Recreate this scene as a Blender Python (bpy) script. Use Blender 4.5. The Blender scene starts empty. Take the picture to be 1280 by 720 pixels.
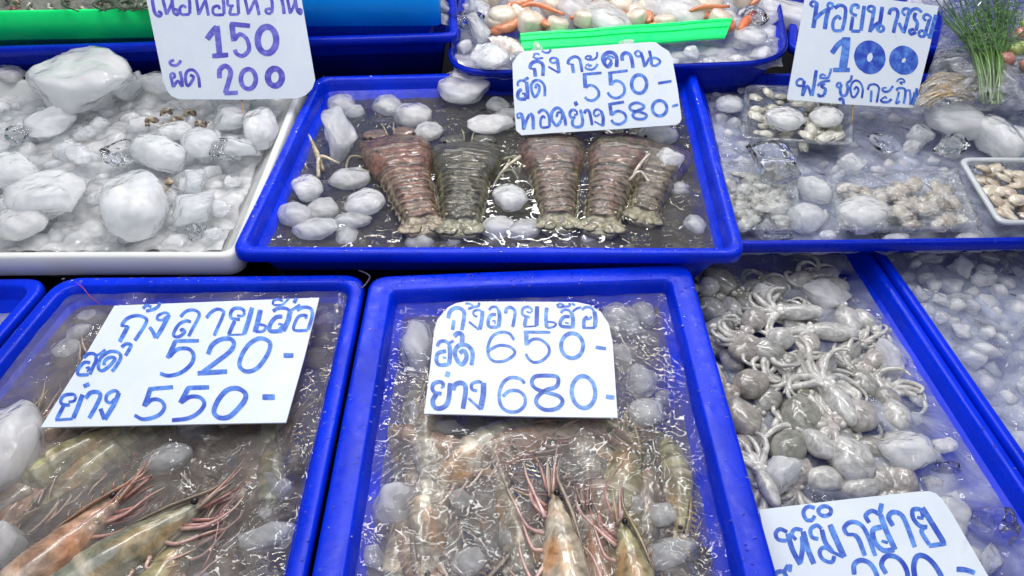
import bpy, math, random
from math import sin, cos, pi, radians
from mathutils import Vector, Matrix, noise
R = random.Random(11)
sc = bpy.context.scene
COL = sc.collection

# ------------------------------------------------------------------ camera
H = 0.86; TH = radians(42.0); F = 950.0
cam_d = bpy.data.cameras.new("camera"); cam = bpy.data.objects.new("camera", cam_d); COL.objects.link(cam)
cam.location = (0, 0, H); cam.rotation_euler = (pi/2 - TH, 0, 0)
cam_d.sensor_width = 36; cam_d.lens = 36*F/1280; cam_d.clip_start = 0.02; cam_d.clip_end = 60
sc.camera = cam

def ray(px, py):
    dx = (px-640)/F; dy = (360-py)/F
    return Vector((dx, cos(TH)+dy*sin(TH), -sin(TH)+dy*cos(TH)))
def P(px, py, z):
    """point of the stall at height z that the photograph shows at (px, py)"""
    d = ray(px, py); t = (z-H)/d.z
    return Vector((0, 0, H)) + d*t
def PP(px, py, o, n):
    d = ray(px, py); c = Vector((0, 0, H)); t = (o-c).dot(n)/d.dot(n)
    return c + d*t

# ------------------------------------------------------------------ mesh builder
def cr(pts, n=6, closed=False):
    """Catmull-Rom through pts"""
    out = []; m = len(pts)
    pts = [Vector(p) for p in pts]
    segs = m if closed else m-1
    for i in range(segs):
        if closed: a, b, c, d = pts[(i-1) % m], pts[i], pts[(i+1) % m], pts[(i+2) % m]
        else:
            b, c = pts[i], pts[i+1]
            a = pts[i-1] if i > 0 else b*2-c
            d = pts[i+2] if i+2 < m else c*2-b
        for k in range(n):
            t = k/n
            out.append(0.5*((2*b)+(c-a)*t+(2*a-5*b+4*c-d)*t*t+(3*b-a-3*c+d)*t**3))
    if not closed: out.append(pts[-1].copy())
    return out

class MB:
    def __init__(s): s.v = []; s.f = []; s.c = []
    def add(s, vs, fs, col=(1, 1, 1)):
        o = len(s.v); s.v += [Vector(v) for v in vs]; s.f += [tuple(i+o for i in f) for f in fs]
        s.c += (col if isinstance(col, list) else [col]*len(vs))
    def rings(s, rings, col=(1, 1, 1), cap=True, closed=True):
        n = len(rings[0]); vs = [p for r in rings for p in r]; fs = []
        for i in range(len(rings)-1):
            for j in range(n if closed else n-1):
                k = (j+1) % n
                fs.append((i*n+j, i*n+k, (i+1)*n+k, (i+1)*n+j))
        if cap and closed:
            fs.append(tuple(reversed(range(n)))); fs.append(tuple((len(rings)-1)*n+j for j in range(n)))
        s.add(vs, fs, col)
    def tube(s, pts, rad, n=6, sub=4, col=(1, 1, 1), flat=1.0):
        """rad: number or list per control point; col: colour or list per control point"""
        m = len(pts)
        cp = cr(pts, sub); N = len(cp)
        rr = rad if isinstance(rad, (list, tuple)) else [rad]*m
        lst = []; cl = []
        up = Vector((0, 0, 1)); prev = None
        for i, p in enumerate(cp):
            t = (cp[min(i+1, N-1)]-cp[max(i-1, 0)])
            t = t.normalized() if t.length > 1e-9 else Vector((1, 0, 0))
            if prev is None: a = up.cross(t); a = a.normalized() if a.length > 1e-3 else Vector((1, 0, 0))
            else: a = (prev - t*prev.dot(t)); a = a.normalized() if a.length > 1e-6 else Vector((1, 0, 0))
            prev = a; b = t.cross(a)
            u = i/(N-1)*(m-1); k = min(int(u), m-2); w = u-k
            r = rr[k]*(1-w)+rr[k+1]*w
            lst.append([p+a*r*cos(2*pi*j/n)+b*r*flat*sin(2*pi*j/n) for j in range(n)])
            if isinstance(col, list):
                c = tuple(col[k][q]*(1-w)+col[k+1][q]*w for q in range(3)); cl += [c]*n
        s.rings(lst, cl if cl else col)
    def ell(s, c, r, nu=14, nv=9, col=(1, 1, 1), M=None, amp=0, fr=1, seed=0):
        c = Vector(c); lst = []
        for i in range(nv+1):
            th = pi*(i+0.02)/(nv+0.04); rg = []
            for j in range(nu):
                ph = 2*pi*j/nu
                d = Vector((sin(th)*cos(ph), sin(th)*sin(ph), cos(th)))
                k = 1+amp*noise.noise(d*fr+Vector((seed*7.3, seed*1.7, 0))) if amp else 1
                p = Vector((d.x*r[0], d.y*r[1], d.z*r[2]))*k
                if M: p = M @ p
                rg.append(c+p)
            lst.append(rg)
        s.rings(lst, col)
    def xf(s, M): s.v = [M @ v for v in s.v]; return s
    def build(s, name, mat, parent=None, smooth=True, loc=None):
        me = bpy.data.meshes.new(name)
        me.from_pydata([tuple(v) for v in s.v], [], s.f)
        at = me.color_attributes.new("Col", 'FLOAT_COLOR', 'POINT')
        at.data.foreach_set("color", [x for c in s.c for x in (c[0], c[1], c[2], 1.0)])
        me.materials.append(mat)
        if smooth: me.polygons.foreach_set("use_smooth", [True]*len(me.polygons))
        me.update()
        o = bpy.data.objects.new(name, me); COL.objects.link(o)
        if parent: o.parent = parent
        if loc is not None: o.location = loc
        return o

def tag(o, label=None, cat=None, group=None, kind=None):
    if label: o['label'] = label
    if cat: o['category'] = cat
    if group: o['group'] = group
    if kind: o['kind'] = kind
    return o
def empty(name, loc=(0, 0, 0), M=None):
    o = bpy.data.objects.new(name, None); COL.objects.link(o); o.empty_display_size = 0.02
    if M is not None: o.matrix_world = M
    else: o.location = loc
    return o
def mix(a, b, t): return tuple(a[i]*(1-t)+b[i]*t for i in range(3))
def frame(loc, x, up):
    """matrix with local X along x and local Z as near to up as can be"""
    x = Vector(x).normalized(); up = Vector(up); z = (up-x*up.dot(x)).normalized(); y = z.cross(x)
    return Matrix(((x.x, y.x, z.x, loc[0]), (x.y, y.y, z.y, loc[1]), (x.z, y.z, z.z, loc[2]), (0, 0, 0, 1)))

# ------------------------------------------------------------------ materials
def newmat(name):
    m = bpy.data.materials.new(name); m.use_nodes = True; nt = m.node_tree
    b = nt.nodes["Principled BSDF"]; return m, nt, b
def nd(nt, t, **kw):
    n = nt.nodes.new(t)
    for k, v in kw.items():
        if k in n.inputs.keys(): n.inputs[k].default_value = v
        else: setattr(n, k, v)
    return n
def tex(nt, scale, detail=4, rough=0.6, dist=0, coord='Object', vec=None):
    tc = nt.nodes.new('ShaderNodeTexCoord')
    n = nd(nt, 'ShaderNodeTexNoise', Scale=scale, Detail=detail, Roughness=rough, Distortion=dist)
    nt.links.new(vec or tc.outputs[coord], n.inputs['Vector']); return n
def ramp(nt, src, stops):
    r = nt.nodes.new('ShaderNodeValToRGB'); e = r.color_ramp.elements
    while len(e) < len(stops): e.new(0.5)
    for k, (p, c) in enumerate(stops):
        e[k].position = p; e[k].color = (c[0], c[1], c[2], 1) if isinstance(c, tuple) else (c, c, c, 1)
    nt.links.new(src, r.inputs[0]); return r
def bump(nt, src, strength, dist, into):
    b = nd(nt, 'ShaderNodeBump', Strength=strength, Distance=dist)
    nt.links.new(src, b.inputs['Height'])
    for i in (into if isinstance(into, (list, tuple)) else [into]): nt.links.new(b.outputs[0], i)
    return b

def thin_fresnel(nt, ior):
    """Fresnel that treats both faces of a thin skin alike"""
    fr = nt.nodes.new('ShaderNodeFresnel'); g = nt.nodes.new('ShaderNodeNewGeometry')
    mr = nt.nodes.new('ShaderNodeMapRange'); mr.inputs['To Min'].default_value = ior; mr.inputs['To Max'].default_value = 1/ior
    nt.links.new(g.outputs['Backfacing'], mr.inputs['Value']); nt.links.new(mr.outputs[0], fr.inputs['IOR']); return fr
def plastic(name, c, rough=0.3, var=0.25):
    m, nt, b = newmat(name)
    n = tex(nt, 9, 5, 0.6)
    r = ramp(nt, n.outputs[0], [(0.3, tuple(x*(1-var) for x in c)), (0.7, tuple(min(1, x*(1+var)) for x in c))])
    nt.links.new(r.outputs[0], b.inputs['Base Color'])
    n2 = tex(nt, 60, 4, 0.7)
    r2 = ramp(nt, n2.outputs[0], [(0.35, rough*0.7), (0.7, rough*1.5)])
    nt.links.new(r2.outputs[0], b.inputs['Roughness'])
    b.inputs['Specular IOR Level'].default_value = 0.2
    # scratches and scuffs: thin light streaks
    tc = nt.nodes.new('ShaderNodeTexCoord'); mp = nd(nt, 'ShaderNodeMapping'); mp.inputs['Scale'].default_value = (260, 9, 60); mp.inputs['Rotation'].default_value = (0, 0, 0.5)
    nt.links.new(tc.outputs['Object'], mp.inputs[0]); n5 = tex(nt, 1.0, 3, 0.6, 0.5, vec=mp.outputs[0]); r5 = ramp(nt, n5.outputs[0], [(0.66, 0.0), (0.74, 0.35)])
    n6 = tex(nt, 6, 3, 0.6); r6 = ramp(nt, n6.outputs[0], [(0.45, 0.0), (0.65, 1.0)])
    mm = nd(nt, 'ShaderNodeMath', operation='MULTIPLY'); nt.links.new(r5.outputs[0], mm.inputs[0]); nt.links.new(r6.outputs[0], mm.inputs[1])
    mx = nd(nt, 'ShaderNodeMixRGB'); nt.links.new(mm.outputs[0], mx.inputs[0]); nt.links.new(r.outputs[0], mx.inputs[1]); mx.inputs[2].default_value = (min(1, c[0]*.6+.22), min(1, c[1]*.6+.28), min(1, c[2]*.6+.4), 1)
    nt.links.new(mx.outputs[0], b.inputs['Base Color'])
    n3 = tex(nt, 22, 3, 0.5)
    bump(nt, n3.outputs[0], 0.3, 0.003, b.inputs['Normal'])
    return m
M_BLUE = plastic("blue_plastic", (0.0, 0.026, 0.66), 0.28, 0.25)
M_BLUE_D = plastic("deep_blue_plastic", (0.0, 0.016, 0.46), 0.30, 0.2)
M_AZURE = plastic("azure_plastic", (0.003, 0.30, 0.90), 0.3, 0.1)
M_GREEN = plastic("green_plastic", (0.01, 0.95, 0.22), 0.3, 0.1)
M_WHITE = plastic("white_plastic", (0.74, 0.74, 0.72), 0.35, 0.05)

def flat(name, c, rough=0.5, **kw):
    m, nt, b = newmat(name); b.inputs['Base Color'].default_value = (*c, 1); b.inputs['Roughness'].default_value = rough
    for k, v in kw.items(): b.inputs[k.replace('_', ' ')].default_value = v
    return m
M_BLACK = flat("black_table", (0.012, 0.012, 0.014), 0.6)
M_EYE = flat("eye_black", (0.01, 0.008, 0.008), 0.12)

def card():
    m, nt, b = newmat("white_board")
    n = tex(nt, 14, 6, 0.65)
    r = ramp(nt, n.outputs[0], [(0.3, (0.64, 0.71, 0.80)), (0.7, (0.74, 0.79, 0.86))])
    b.inputs['Roughness'].default_value = 0.42
    ns = tex(nt, 26, 6, 0.7, 1.0); rs_ = ramp(nt, ns.outputs[0], [(0.60, 0.0), (0.70, 0.25)]); mx = nd(nt, 'ShaderNodeMixRGB')
    nt.links.new(rs_.outputs[0], mx.inputs[0]); nt.links.new(r.outputs[0], mx.inputs[1]); mx.inputs[2].default_value = (0.48, 0.50, 0.50, 1); nt.links.new(mx.outputs[0], b.inputs['Base Color'])
    n2 = tex(nt, 5, 2, 0.5); bump(nt, n2.outputs[0], 0.3, 0.004, b.inputs['Normal'])
    return m
M_CARD = card()
def ink(name, a, c):
    m, nt, b = newmat(name)
    at = nd(nt, 'ShaderNodeAttribute', attribute_name="Col")
    n = tex(nt, 130, 5, 0.7); r = ramp(nt, n.outputs[0], [(0.30, 0.0), (0.62, 1.0)])
    mx = nd(nt, 'ShaderNodeMixRGB'); mx.inputs[1].default_value = (*a, 1); mx.inputs[2].default_value = (*c, 1)
    ad = nd(nt, 'ShaderNodeMath', operation='MULTIPLY'); nt.links.new(r.outputs[0], ad.inputs[0]); nt.links.new(at.outputs['Fac'], ad.inputs[1])
    nt.links.new(ad.outputs[0], mx.inputs[0]); nt.links.new(mx.outputs[0], b.inputs['Base Color'])
    b.inputs['Roughness'].default_value = 0.5
    return m
M_INK_V = ink("violet_blue_ink", (0.045, 0.035, 0.42), (0.22, 0.22, 0.72))
M_INK_B = ink("blue_ink", (0.004, 0.035, 0.42), (0.12, 0.32, 0.82))
M_INK_L = ink("washed_blue_ink", (0.008, 0.055, 0.42), (0.20, 0.42, 0.80))

def organic(name, rough=0.22, nscale=90, dark=0.55, bmp=0.5, bd=0.0012, sss=0.0, spec=0.5, lift=1.25):
    m, nt, b = newmat(name)
    at = nd(nt, 'ShaderNodeAttribute', attribute_name="Col")
    n = tex(nt, nscale, 8, 0.72, 0.8); r = ramp(nt, n.outputs[0], [(0.34, dark), (0.66, lift)])
    mx = nd(nt, 'ShaderNodeMixRGB', blend_type='MULTIPLY'); mx.inputs[0].default_value = 1
    nt.links.new(at.outputs['Color'], mx.inputs[1]); nt.links.new(r.outputs[0], mx.inputs[2])
    nt.links.new(mx.outputs[0], b.inputs['Base Color'])
    b.inputs['Roughness'].default_value = rough; b.inputs['Specular IOR Level'].default_value = spec
    b.inputs['Coat Weight'].default_value = 0.6; b.inputs['Coat Roughness'].default_value = 0.06
    if sss:
        b.inputs['Subsurface Weight'].default_value = sss; b.inputs['Subsurface Scale'].default_value = 0.006
        b.inputs['Subsurface Radius'].default_value = (1, 0.6, 0.4)
    n2 = tex(nt, nscale*2.2, 5, 0.7); bump(nt, n2.outputs[0], bmp, bd, b.inputs['Normal'])
    return m
M_PRAWN = organic("prawn_shell", 0.16, 55, 0.45, 0.4, 0.0012, sss=0.25, lift=1.35)
M_LOB = organic("lobster_shell", 0.26, 70, 0.25, 0.9, 0.0026, lift=1.6)
M_OCT = organic("octopus_skin", 0.14, 75, 0.5, 0.35, 0.0008, lift=1.3)
M_MEAT = organic("shellfish_meat", 0.2, 60, 0.75, 0.4, 0.001, lift=1.15)
M_SHELL = organic("snail_shell", 0.3, 120, 0.45, 0.5, 0.001, lift=1.4)
M_HERB = organic("herb_green", 0.4, 80, 0.6, 0.2, 0.0005)
M_WOOD = organic("stick_wood", 0.6, 60, 0.7, 0.3, 0.0005)

def ice(name, c, lo, hi, nscale, rough=0.16, bd=0.02, sss=0.8):
    """wet melting ice: a milky scattering body, clearer in patches where the light passes straight through"""
    m, nt, b = newmat(name); out = nt.nodes['Material Output']
    b.inputs['Base Color'].default_value = (*c, 1); b.inputs['Roughness'].default_value = rough; b.inputs['IOR'].default_value = 1.31
    b.inputs['Subsurface Weight'].default_value = sss; b.inputs['Subsurface Scale'].default_value = 0.03; b.inputs['Subsurface Radius'].default_value = (0.85, 0.95, 1.0)
    n3 = tex(nt, nscale*1.5, 2, 0.4, 0.3); bump(nt, n3.outputs[0], 0.35, bd, b.inputs['Normal'])
    tr = nd(nt, 'ShaderNodeBsdfTransparent'); tr.inputs[0].default_value = (0.96, 0.98, 1, 1)
    n = tex(nt, nscale, 3, 0.5, 0.6); r = ramp(nt, n.outputs[0], [(0.38, lo), (0.66, hi)])
    tl = nd(nt, 'ShaderNodeBsdfTranslucent'); tl.inputs[0].default_value = (*[min(1, x*1.08) for x in c], 1)
    m0 = nd(nt, 'ShaderNodeMixShader'); m0.inputs[0].default_value = 0.34; nt.links.new(b.outputs[0], m0.inputs[1]); nt.links.new(tl.outputs[0], m0.inputs[2])
    m1 = nd(nt, 'ShaderNodeMixShader'); nt.links.new(r.outputs[0], m1.inputs[0]); nt.links.new(m0.outputs[0], m1.inputs[1]); nt.links.new(tr.outputs[0], m1.inputs[2])
    gl = nd(nt, 'ShaderNodeBsdfGlossy'); gl.inputs['Roughness'].default_value = 0.05
    fr = thin_fresnel(nt, 1.33); n4 = tex(nt, nscale*2.2, 2, 0.4, 0.3); bump(nt, n4.outputs[0], 0.4, bd*1.5, [gl.inputs['Normal'], fr.inputs['Normal']])
    m2 = nd(nt, 'ShaderNodeMixShader'); nt.links.new(fr.outputs[0], m2.inputs[0]); nt.links.new(m1.outputs[0], m2.inputs[1]); nt.links.new(gl.outputs[0], m2.inputs[2])
    nt.links.new(m2.outputs[0], out.inputs['Surface'])
    return m
M_ICE = ice("frosted_ice", (0.93, 0.95, 0.98), 0.20, 0.60, 0.8)
M_ICE_W = ice("white_ice", (0.95, 0.96, 0.97), 0.03, 0.34, 1.1)
M_ICE_BED = ice("crushed_ice", (0.95, 0.965, 0.98), 0.1, 0.65, 32, bd=0.002)
def ice_clear(name):
    m, nt, b = newmat(name)
    b.inputs['Base Color'].default_value = (1, 1, 1, 1); b.inputs['Roughness'].default_value = 0.03; b.inputs['IOR'].default_value = 1.31; b.inputs['Transmission Weight'].default_value = 1.0
    n = tex(nt, 1.1, 1, 0.4, 0.3); bump(nt, n.outputs[0], 0.35, 0.05, b.inputs['Normal']); return m
M_ICE_C = ice_clear("clear_ice")

def water(name, murk, lo, hi, scale, tint=(0.9, 0.92, 0.93), rip=1.0, dist=1.2):
    m, nt, b = newmat(name); nt.nodes.remove(b); out = nt.nodes['Material Output']
    tr = nd(nt, 'ShaderNodeBsdfTransparent'); tr.inputs[0].default_value = (*tint, 1)
    df = nd(nt, 'ShaderNodeBsdfDiffuse')
    nc = tex(nt, scale*0.6, 4, 0.6, dist); rc = ramp(nt, nc.outputs[0], [(0.3, tuple(x*0.6 for x in murk)), (0.7, tuple(min(1, x*1.35) for x in murk))])
    nt.links.new(rc.outputs[0], df.inputs[0])
    n = tex(nt, scale, 7, 0.62, dist); r = ramp(nt, n.outputs[0], [(0.34, lo), (0.68, hi)])
    m1 = nd(nt, 'ShaderNodeMixShader'); nt.links.new(r.outputs[0], m1.inputs[0])
    nt.links.new(tr.outputs[0], m1.inputs[1]); nt.links.new(df.outputs[0], m1.inputs[2])
    gl = nd(nt, 'ShaderNodeBsdfGlossy'); gl.inputs['Roughness'].default_value = 0.012
    fr = thin_fresnel(nt, 1.33)
    n1 = tex(nt, 27, 1, 0.3, 1.2); n2 = tex(nt, 80, 1, 0.3, 0.6)
    ad = nd(nt, 'ShaderNodeMath', operation='MULTIPLY_ADD'); nt.links.new(n2.outputs[0], ad.inputs[0]); ad.inputs[1].default_value = 0.06; nt.links.new(n1.outputs[0], ad.inputs[2])
    bump(nt, ad.outputs[0], 1.0, 0.011*rip, [gl.inputs['Normal'], fr.inputs['Normal']])
    m2 = nd(nt, 'ShaderNodeMixShader'); nt.links.new(fr.outputs[0], m2.inputs[0])
    nt.links.new(m1.outputs[0], m2.inputs[1]); nt.links.new(gl.outputs[0], m2.inputs[2])
    nt.links.new(m2.outputs[0], out.inputs['Surface'])
    return m
M_TOP = water("clear_water", (0.27, 0.25, 0.24), 0.02, 0.38, 10, (0.97, 0.98, 0.98), 0.8)
M_TOP2 = water("calm_water", (0.3, 0.3, 0.3), 0.0, 0.06, 20, (0.97, 0.98, 0.98), 0.18)
M_W_PR = water("prawn_water", (0.20, 0.165, 0.145), 0.05, 0.80, 11)
M_W_PR2 = water("prawn_water_blue", (0.22, 0.20, 0.20), 0.04, 0.72, 11)
M_W_LOB = water("lobster_water", (0.085, 0.075, 0.06), 0.45, 0.93, 8)
M_W_OCT = water("octopus_water", (0.42, 0.44, 0.50), 0.0, 0.72, 12)
M_W_ICE = water("melt_water", (0.50, 0.54, 0.68), 0.02, 0.62, 12)

def film(name, rip=0.006, haze=0.08, col=(0.85, 0.87, 0.92), sc_=22, ior=1.5):
    m, nt, b = newmat(name); nt.nodes.remove(b); out = nt.nodes['Material Output']
    tr = nd(nt, 'ShaderNodeBsdfTransparent'); tr.inputs[0].default_value = (0.95, 0.96, 0.97, 1)
    df = nd(nt, 'ShaderNodeBsdfDiffuse'); df.inputs[0].default_value = (*col, 1)
    n = tex(nt, sc_*1.3, 6, 0.65, 2.0); r = ramp(nt, n.outputs[0], [(0.4, 0.01), (0.62, haze), (0.75, haze*3)])
    m1 = nd(nt, 'ShaderNodeMixShader'); nt.links.new(r.outputs[0], m1.inputs[0]); nt.links.new(tr.outputs[0], m1.inputs[1]); nt.links.new(df.outputs[0], m1.inputs[2])
    gl = nd(nt, 'ShaderNodeBsdfGlossy'); gl.inputs['Roughness'].default_value = 0.08
    fr = thin_fresnel(nt, ior)
    n2 = tex(nt, sc_, 5, 0.6, 1.5); bump(nt, n2.outputs[0], 1.0, rip, [gl.inputs['Normal'], fr.inputs['Normal']])
    m2 = nd(nt, 'ShaderNodeMixShader'); nt.links.new(fr.outputs[0], m2.inputs[0]); nt.links.new(m1.outputs[0], m2.inputs[1]); nt.links.new(gl.outputs[0], m2.inputs[2])
    nt.links.new(m2.outputs[0], out.inputs['Surface'])
    return m
M_FILM = film("cling_film", 0.025, 0.30)
M_CLEAR = film("clear_plastic", 0.003, 0.12, sc_=12)
M_RIMC = flat("milky_plastic_rim", (0.78, 0.81, 0.82), 0.2, Transmission_Weight=0.35)

# ------------------------------------------------------------------ light
w = bpy.data.worlds.new("World"); sc.world = w; w.use_nodes = True
nt = w.node_tree; bg = nt.nodes['Background']
tc = nt.nodes.new('ShaderNodeTexCoord'); sx = nt.nodes.new('ShaderNodeSeparateXYZ'); nt.links.new(tc.outputs['Generated'], sx.inputs[0])
rp = ramp(nt, sx.outputs[2], [(0.0, (0.22, 0.24, 0.28)), (0.2, (0.50, 0.56, 0.68)), (1.0, (0.58, 0.68, 0.86))])
nt.links.new(rp.outputs[0], bg.inputs[0]); bg.inputs[1].default_value = 0.36
def area(loc, look, sx_, sy_, e, c=(1, 1, 1)):
    l = bpy.data.lights.new("stall_and_fill_lamp", 'AREA'); l.shape = 'RECTANGLE'; l.size = sx_; l.size_y = sy_; l.energy = e; l.color = c
    o = bpy.data.objects.new("stall_and_fill_lamp", l); COL.objects.link(o); o.location = loc
    o.rotation_euler = (Vector(look)-Vector(loc)).to_track_quat('-Z', 'Y').to_euler(); return o
area((-0.5, 0.4, 2.2), (0, 0.7, 0.3), 1.6, 1.0, 12, (0.97, 0.98, 1.0))
for lx, ly, lz in [(-.35, .95, 1.7), (.5, 1.15, 1.75), (-.1, 1.6, 1.8), (.7, 2.1, 1.9), (-.7, 2.3, 1.9), (.1, 3.1, 2.0)]:
    area((lx, ly, lz), (lx*.5, ly*.4+.3, 0.28), 0.8, 0.07, 5.0+ly*1.2, (1, 0.98, 0.96))
area((1.1, 0.4, 1.6), (0.2, 0.7, 0.25), 0.05, 0.7, 2.5, (1, 1, 1))

area((0, -1.3, 1.5), (0, 1.0, 0.3), 2.4, 1.0, 7, (1, 0.99, 0.97))  # added front fill behind the camera, standing for daylight; brightens the tray fronts
sc.view_settings.view_transform = 'Standard'; sc.view_settings.look = 'None'; sc.view_settings.exposure = -0.05; sc.view_settings.gamma = 1
sc.cycles.use_denoising = True
sc.cycles.max_bounces = 10; sc.cycles.transparent_max_bounces = 16; sc.cycles.transmission_bounces = 7; sc.cycles.glossy_bounces = 3; sc.cycles.diffuse_bounces = 3
sc.cycles.caustics_reflective = False; sc.cycles.caustics_refractive = True; sc.cycles.blur_glossy = 1.0
sc.cycles.sample_clamp_indirect = 3.0
# ------------------------------------------------------------------ trays
def offset_quad(q, d):
    """q: four XY corners, counter-clockwise; d > 0 moves every side inward"""
    n = 4; L = []
    for i in range(n):
        a, b = q[i], q[(i+1) % n]; t = (b-a).normalized(); nn = Vector((-t.y, t.x))
        L.append((a+nn*d, t))
    out = []
    for i in range(n):
        (p, t), (q2, u) = L[i-1], L[i]
        den = t.x*u.y-t.y*u.x; s = ((q2-p).x*u.y-(q2-p).y*u.x)/den
        out.append(p+t*s)
    return out
def rr(q, r, k=7):
    """rounded outline of a quad"""
    out = []
    for i in range(4):
        a, b, c = q[i-1], q[i], q[(i+1) % 4]
        p0 = b+(a-b).normalized()*r; p2 = b+(c-b).normalized()*r
        for j in range(k+1):
            t = j/k; out.append(p0*(1-t)**2+b*2*t*(1-t)+p2*t*t)
    return out
def xy(p): return Vector((p[0], p[1]))
def quad(fl, fr, br, bl): return [xy(fl), xy(fr), xy(br), xy(bl)]
def tray(name, q, z, mat, depth=0.12, rad=0.03, taper=0.035, lip=0.014, rimw=0.012, dens=4, inner=0.0):
    # straight sides are subdivided so that they can sag and bow a little
    prof = [(rimw+0.010+taper, -depth), (rimw+0.008, -lip-0.004), (0.004, -lip-0.003), (0.0, -lip), (-0.0005, -lip*0.5), (0.0002, -0.0022), (0.0022, -0.0004), (0.004, 0.0),
            (rimw-0.002, 0.0), (rimw, -0.0008), (rimw+0.0015, -0.0026), (rimw+0.004, -0.010), (rimw+0.010+inner, -0.030), (rimw+0.012+taper+inner, -depth+0.010), (rimw+0.020+taper+inner, -depth+0.004)]
    rings = []
    for d, dz in prof:
        o = rr(offset_quad(q, d), max(0.006, rad-d*0.5))
        # densify sides
        pts = []
        for i, p in enumerate(o):
            nx = o[(i+1) % len(o)]; pts.append(p)
            if (nx-p).length > 0.08:
                for s in range(1, dens): pts.append(p.lerp(nx, s/dens))
        rings.append([(p, z+dz) for p in pts])
    n = min(len(r) for r in rings)
    m = MB()
    rg = []
    for r in rings:
        ring = []
        for (p, zz) in r[:n]:
            wv = noise.noise(Vector((p.x*4, p.y*4, z*9+len(name))))*0.0022
            ring.append(Vector((p.x, p.y, zz+wv)))
        rg.append(ring)
    m.rings(rg)
    o = m.build(name, mat)
    return o
# the stall
m = MB(); zt = 0.125
m.add([(-1.6, -0.2, zt), (1.6, -0.2, zt), (1.6, 2.2, zt), (-1.6, 2.2, zt), (-1.6, -0.2, zt-.04), (1.6, -0.2, zt-.04), (1.6, 2.2, zt-.04), (-1.6, 2.2, zt-.04)],
      [(0, 1, 2, 3), (7, 6, 5, 4), (0, 4, 5, 1), (1, 5, 6, 2), (2, 6, 7, 3), (3, 7, 4, 0)])
o = m.build("stall_table", M_BLACK, smooth=False); tag(o, "black table top under all the seafood trays, seen in the dark gaps between them", "table")

def ext(a, b, k): return a+(b-a)*k
Z2 = 0.30; Z1 = 0.28
def obj_tray(o, label, cat="tray", group=None): return tag(o, label, cat, group)
# lobster tray
Q_LOB = quad(P(287, 316, Z2), P(933, 318, Z2), P(868, 82, Z2), P(396, 95, Z2))
obj_tray(tray("seafood_tray", Q_LOB, Z2, M_BLUE, 0.12, 0.022), "blue plastic tray holding the slipper lobsters, behind the two prawn trays")
# front trays
a, b = P(463, 345, Z1), P(389, 720, Z1); c, d = P(862, 329, Z1), P(972, 720, Z1)
Q_MID = quad(ext(a, b, 1.35), ext(c, d, 1.35), c, a)
obj_tray(tray("seafood_tray", Q_MID, Z1, M_BLUE, 0.11, 0.022, 0.03, rimw=0.026), "bright blue plastic tray of prawns under the round-cornered sign, next to the octopuses")
a2, b2 = P(458, 342, Z1-.004), P(381, 720, Z1-.004); c2 = P(74, 346, Z1-.004); d2 = P(0, 432, Z1-.004)
Q_LEFT = quad(ext(c2, d2, 5.2), ext(a2, b2, 1.35), a2, c2)
obj_tray(tray("seafood_tray", Q_LEFT, Z1-.004, M_BLUE, 0.11, 0.03, 0.03, rimw=0.014), "bright blue plastic tray of prawns under the slanted sign, before the white box")
a3 = P(64, 347, Z1-.012); d3 = P(-10, 432, Z1-.012); e3 = P(-260, 350, Z1-.012)
Q_FL = quad(ext(e3, e3+(d3-a3), 4), ext(a3, d3, 4.6), a3, e3)
obj_tray(tray("seafood_tray", Q_FL, Z1-.012, M_BLUE, 0.10, 0.03, 0.03), "blue tray of cloudy ice water cut off at the edge beside the white box")
# octopus tray and the one beside it
ZO = 0.226
lo = P(872, 330, ZO); lo2 = P(985, 720, ZO); ri = P(1100, 330, ZO); ri2 = P(1283, 600, ZO)
dl = (lo-lo2).normalized(); dr = (ri-ri2).normalized()
lo = lo+Vector((-0.035, 0, 0)); lo2 = lo2+Vector((-0.035, 0, 0))
Q_OCT = quad(lo2-dl*0.1, ri2-dr*0.25, ri+dr*0.10, lo+dl*0.09)
obj_tray(tray("seafood_tray", Q_OCT, ZO, M_BLUE, 0.085, 0.025, 0.03, rimw=0.010), "deep blue tray heaped with small octopuses")
s = Vector((0.004, 0, 0))
Q_FR = quad(ri2-dr*0.25+s, ri2-dr*0.25+Vector((0.6, 0.1, 0)), ri+dr*0.10+Vector((0.6, 0.1, 0)), ri+dr*0.10+s)
obj_tray(tray("seafood_tray", Q_FR, ZO+.003, M_BLUE, 0.085, 0.025, 0.03, rimw=0.010), "blue tray full of crushed ice, past the octopus tray at the picture edge")
# oyster tray
ZR = 0.272
Q_OYS = quad(P(915, 306, ZR), P(1560, 297, ZR), P(1370, 92, ZR), P(868, 90, ZR))
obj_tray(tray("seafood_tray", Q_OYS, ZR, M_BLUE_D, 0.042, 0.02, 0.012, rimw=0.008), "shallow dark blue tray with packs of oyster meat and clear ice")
# white box
ZW = 0.292
Q_WH = quad(P(-420, 322, ZW), P(297, 321, ZW), P(383, 98, ZW), P(-330, 98, ZW))
wb = tray("ice_box", Q_WH, ZW, M_WHITE, 0.10, 0.022, 0.030, lip=0.028, rimw=0.010, inner=0.018); tag(wb, "white plastic box heaped with big ice lumps", "box")
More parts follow.
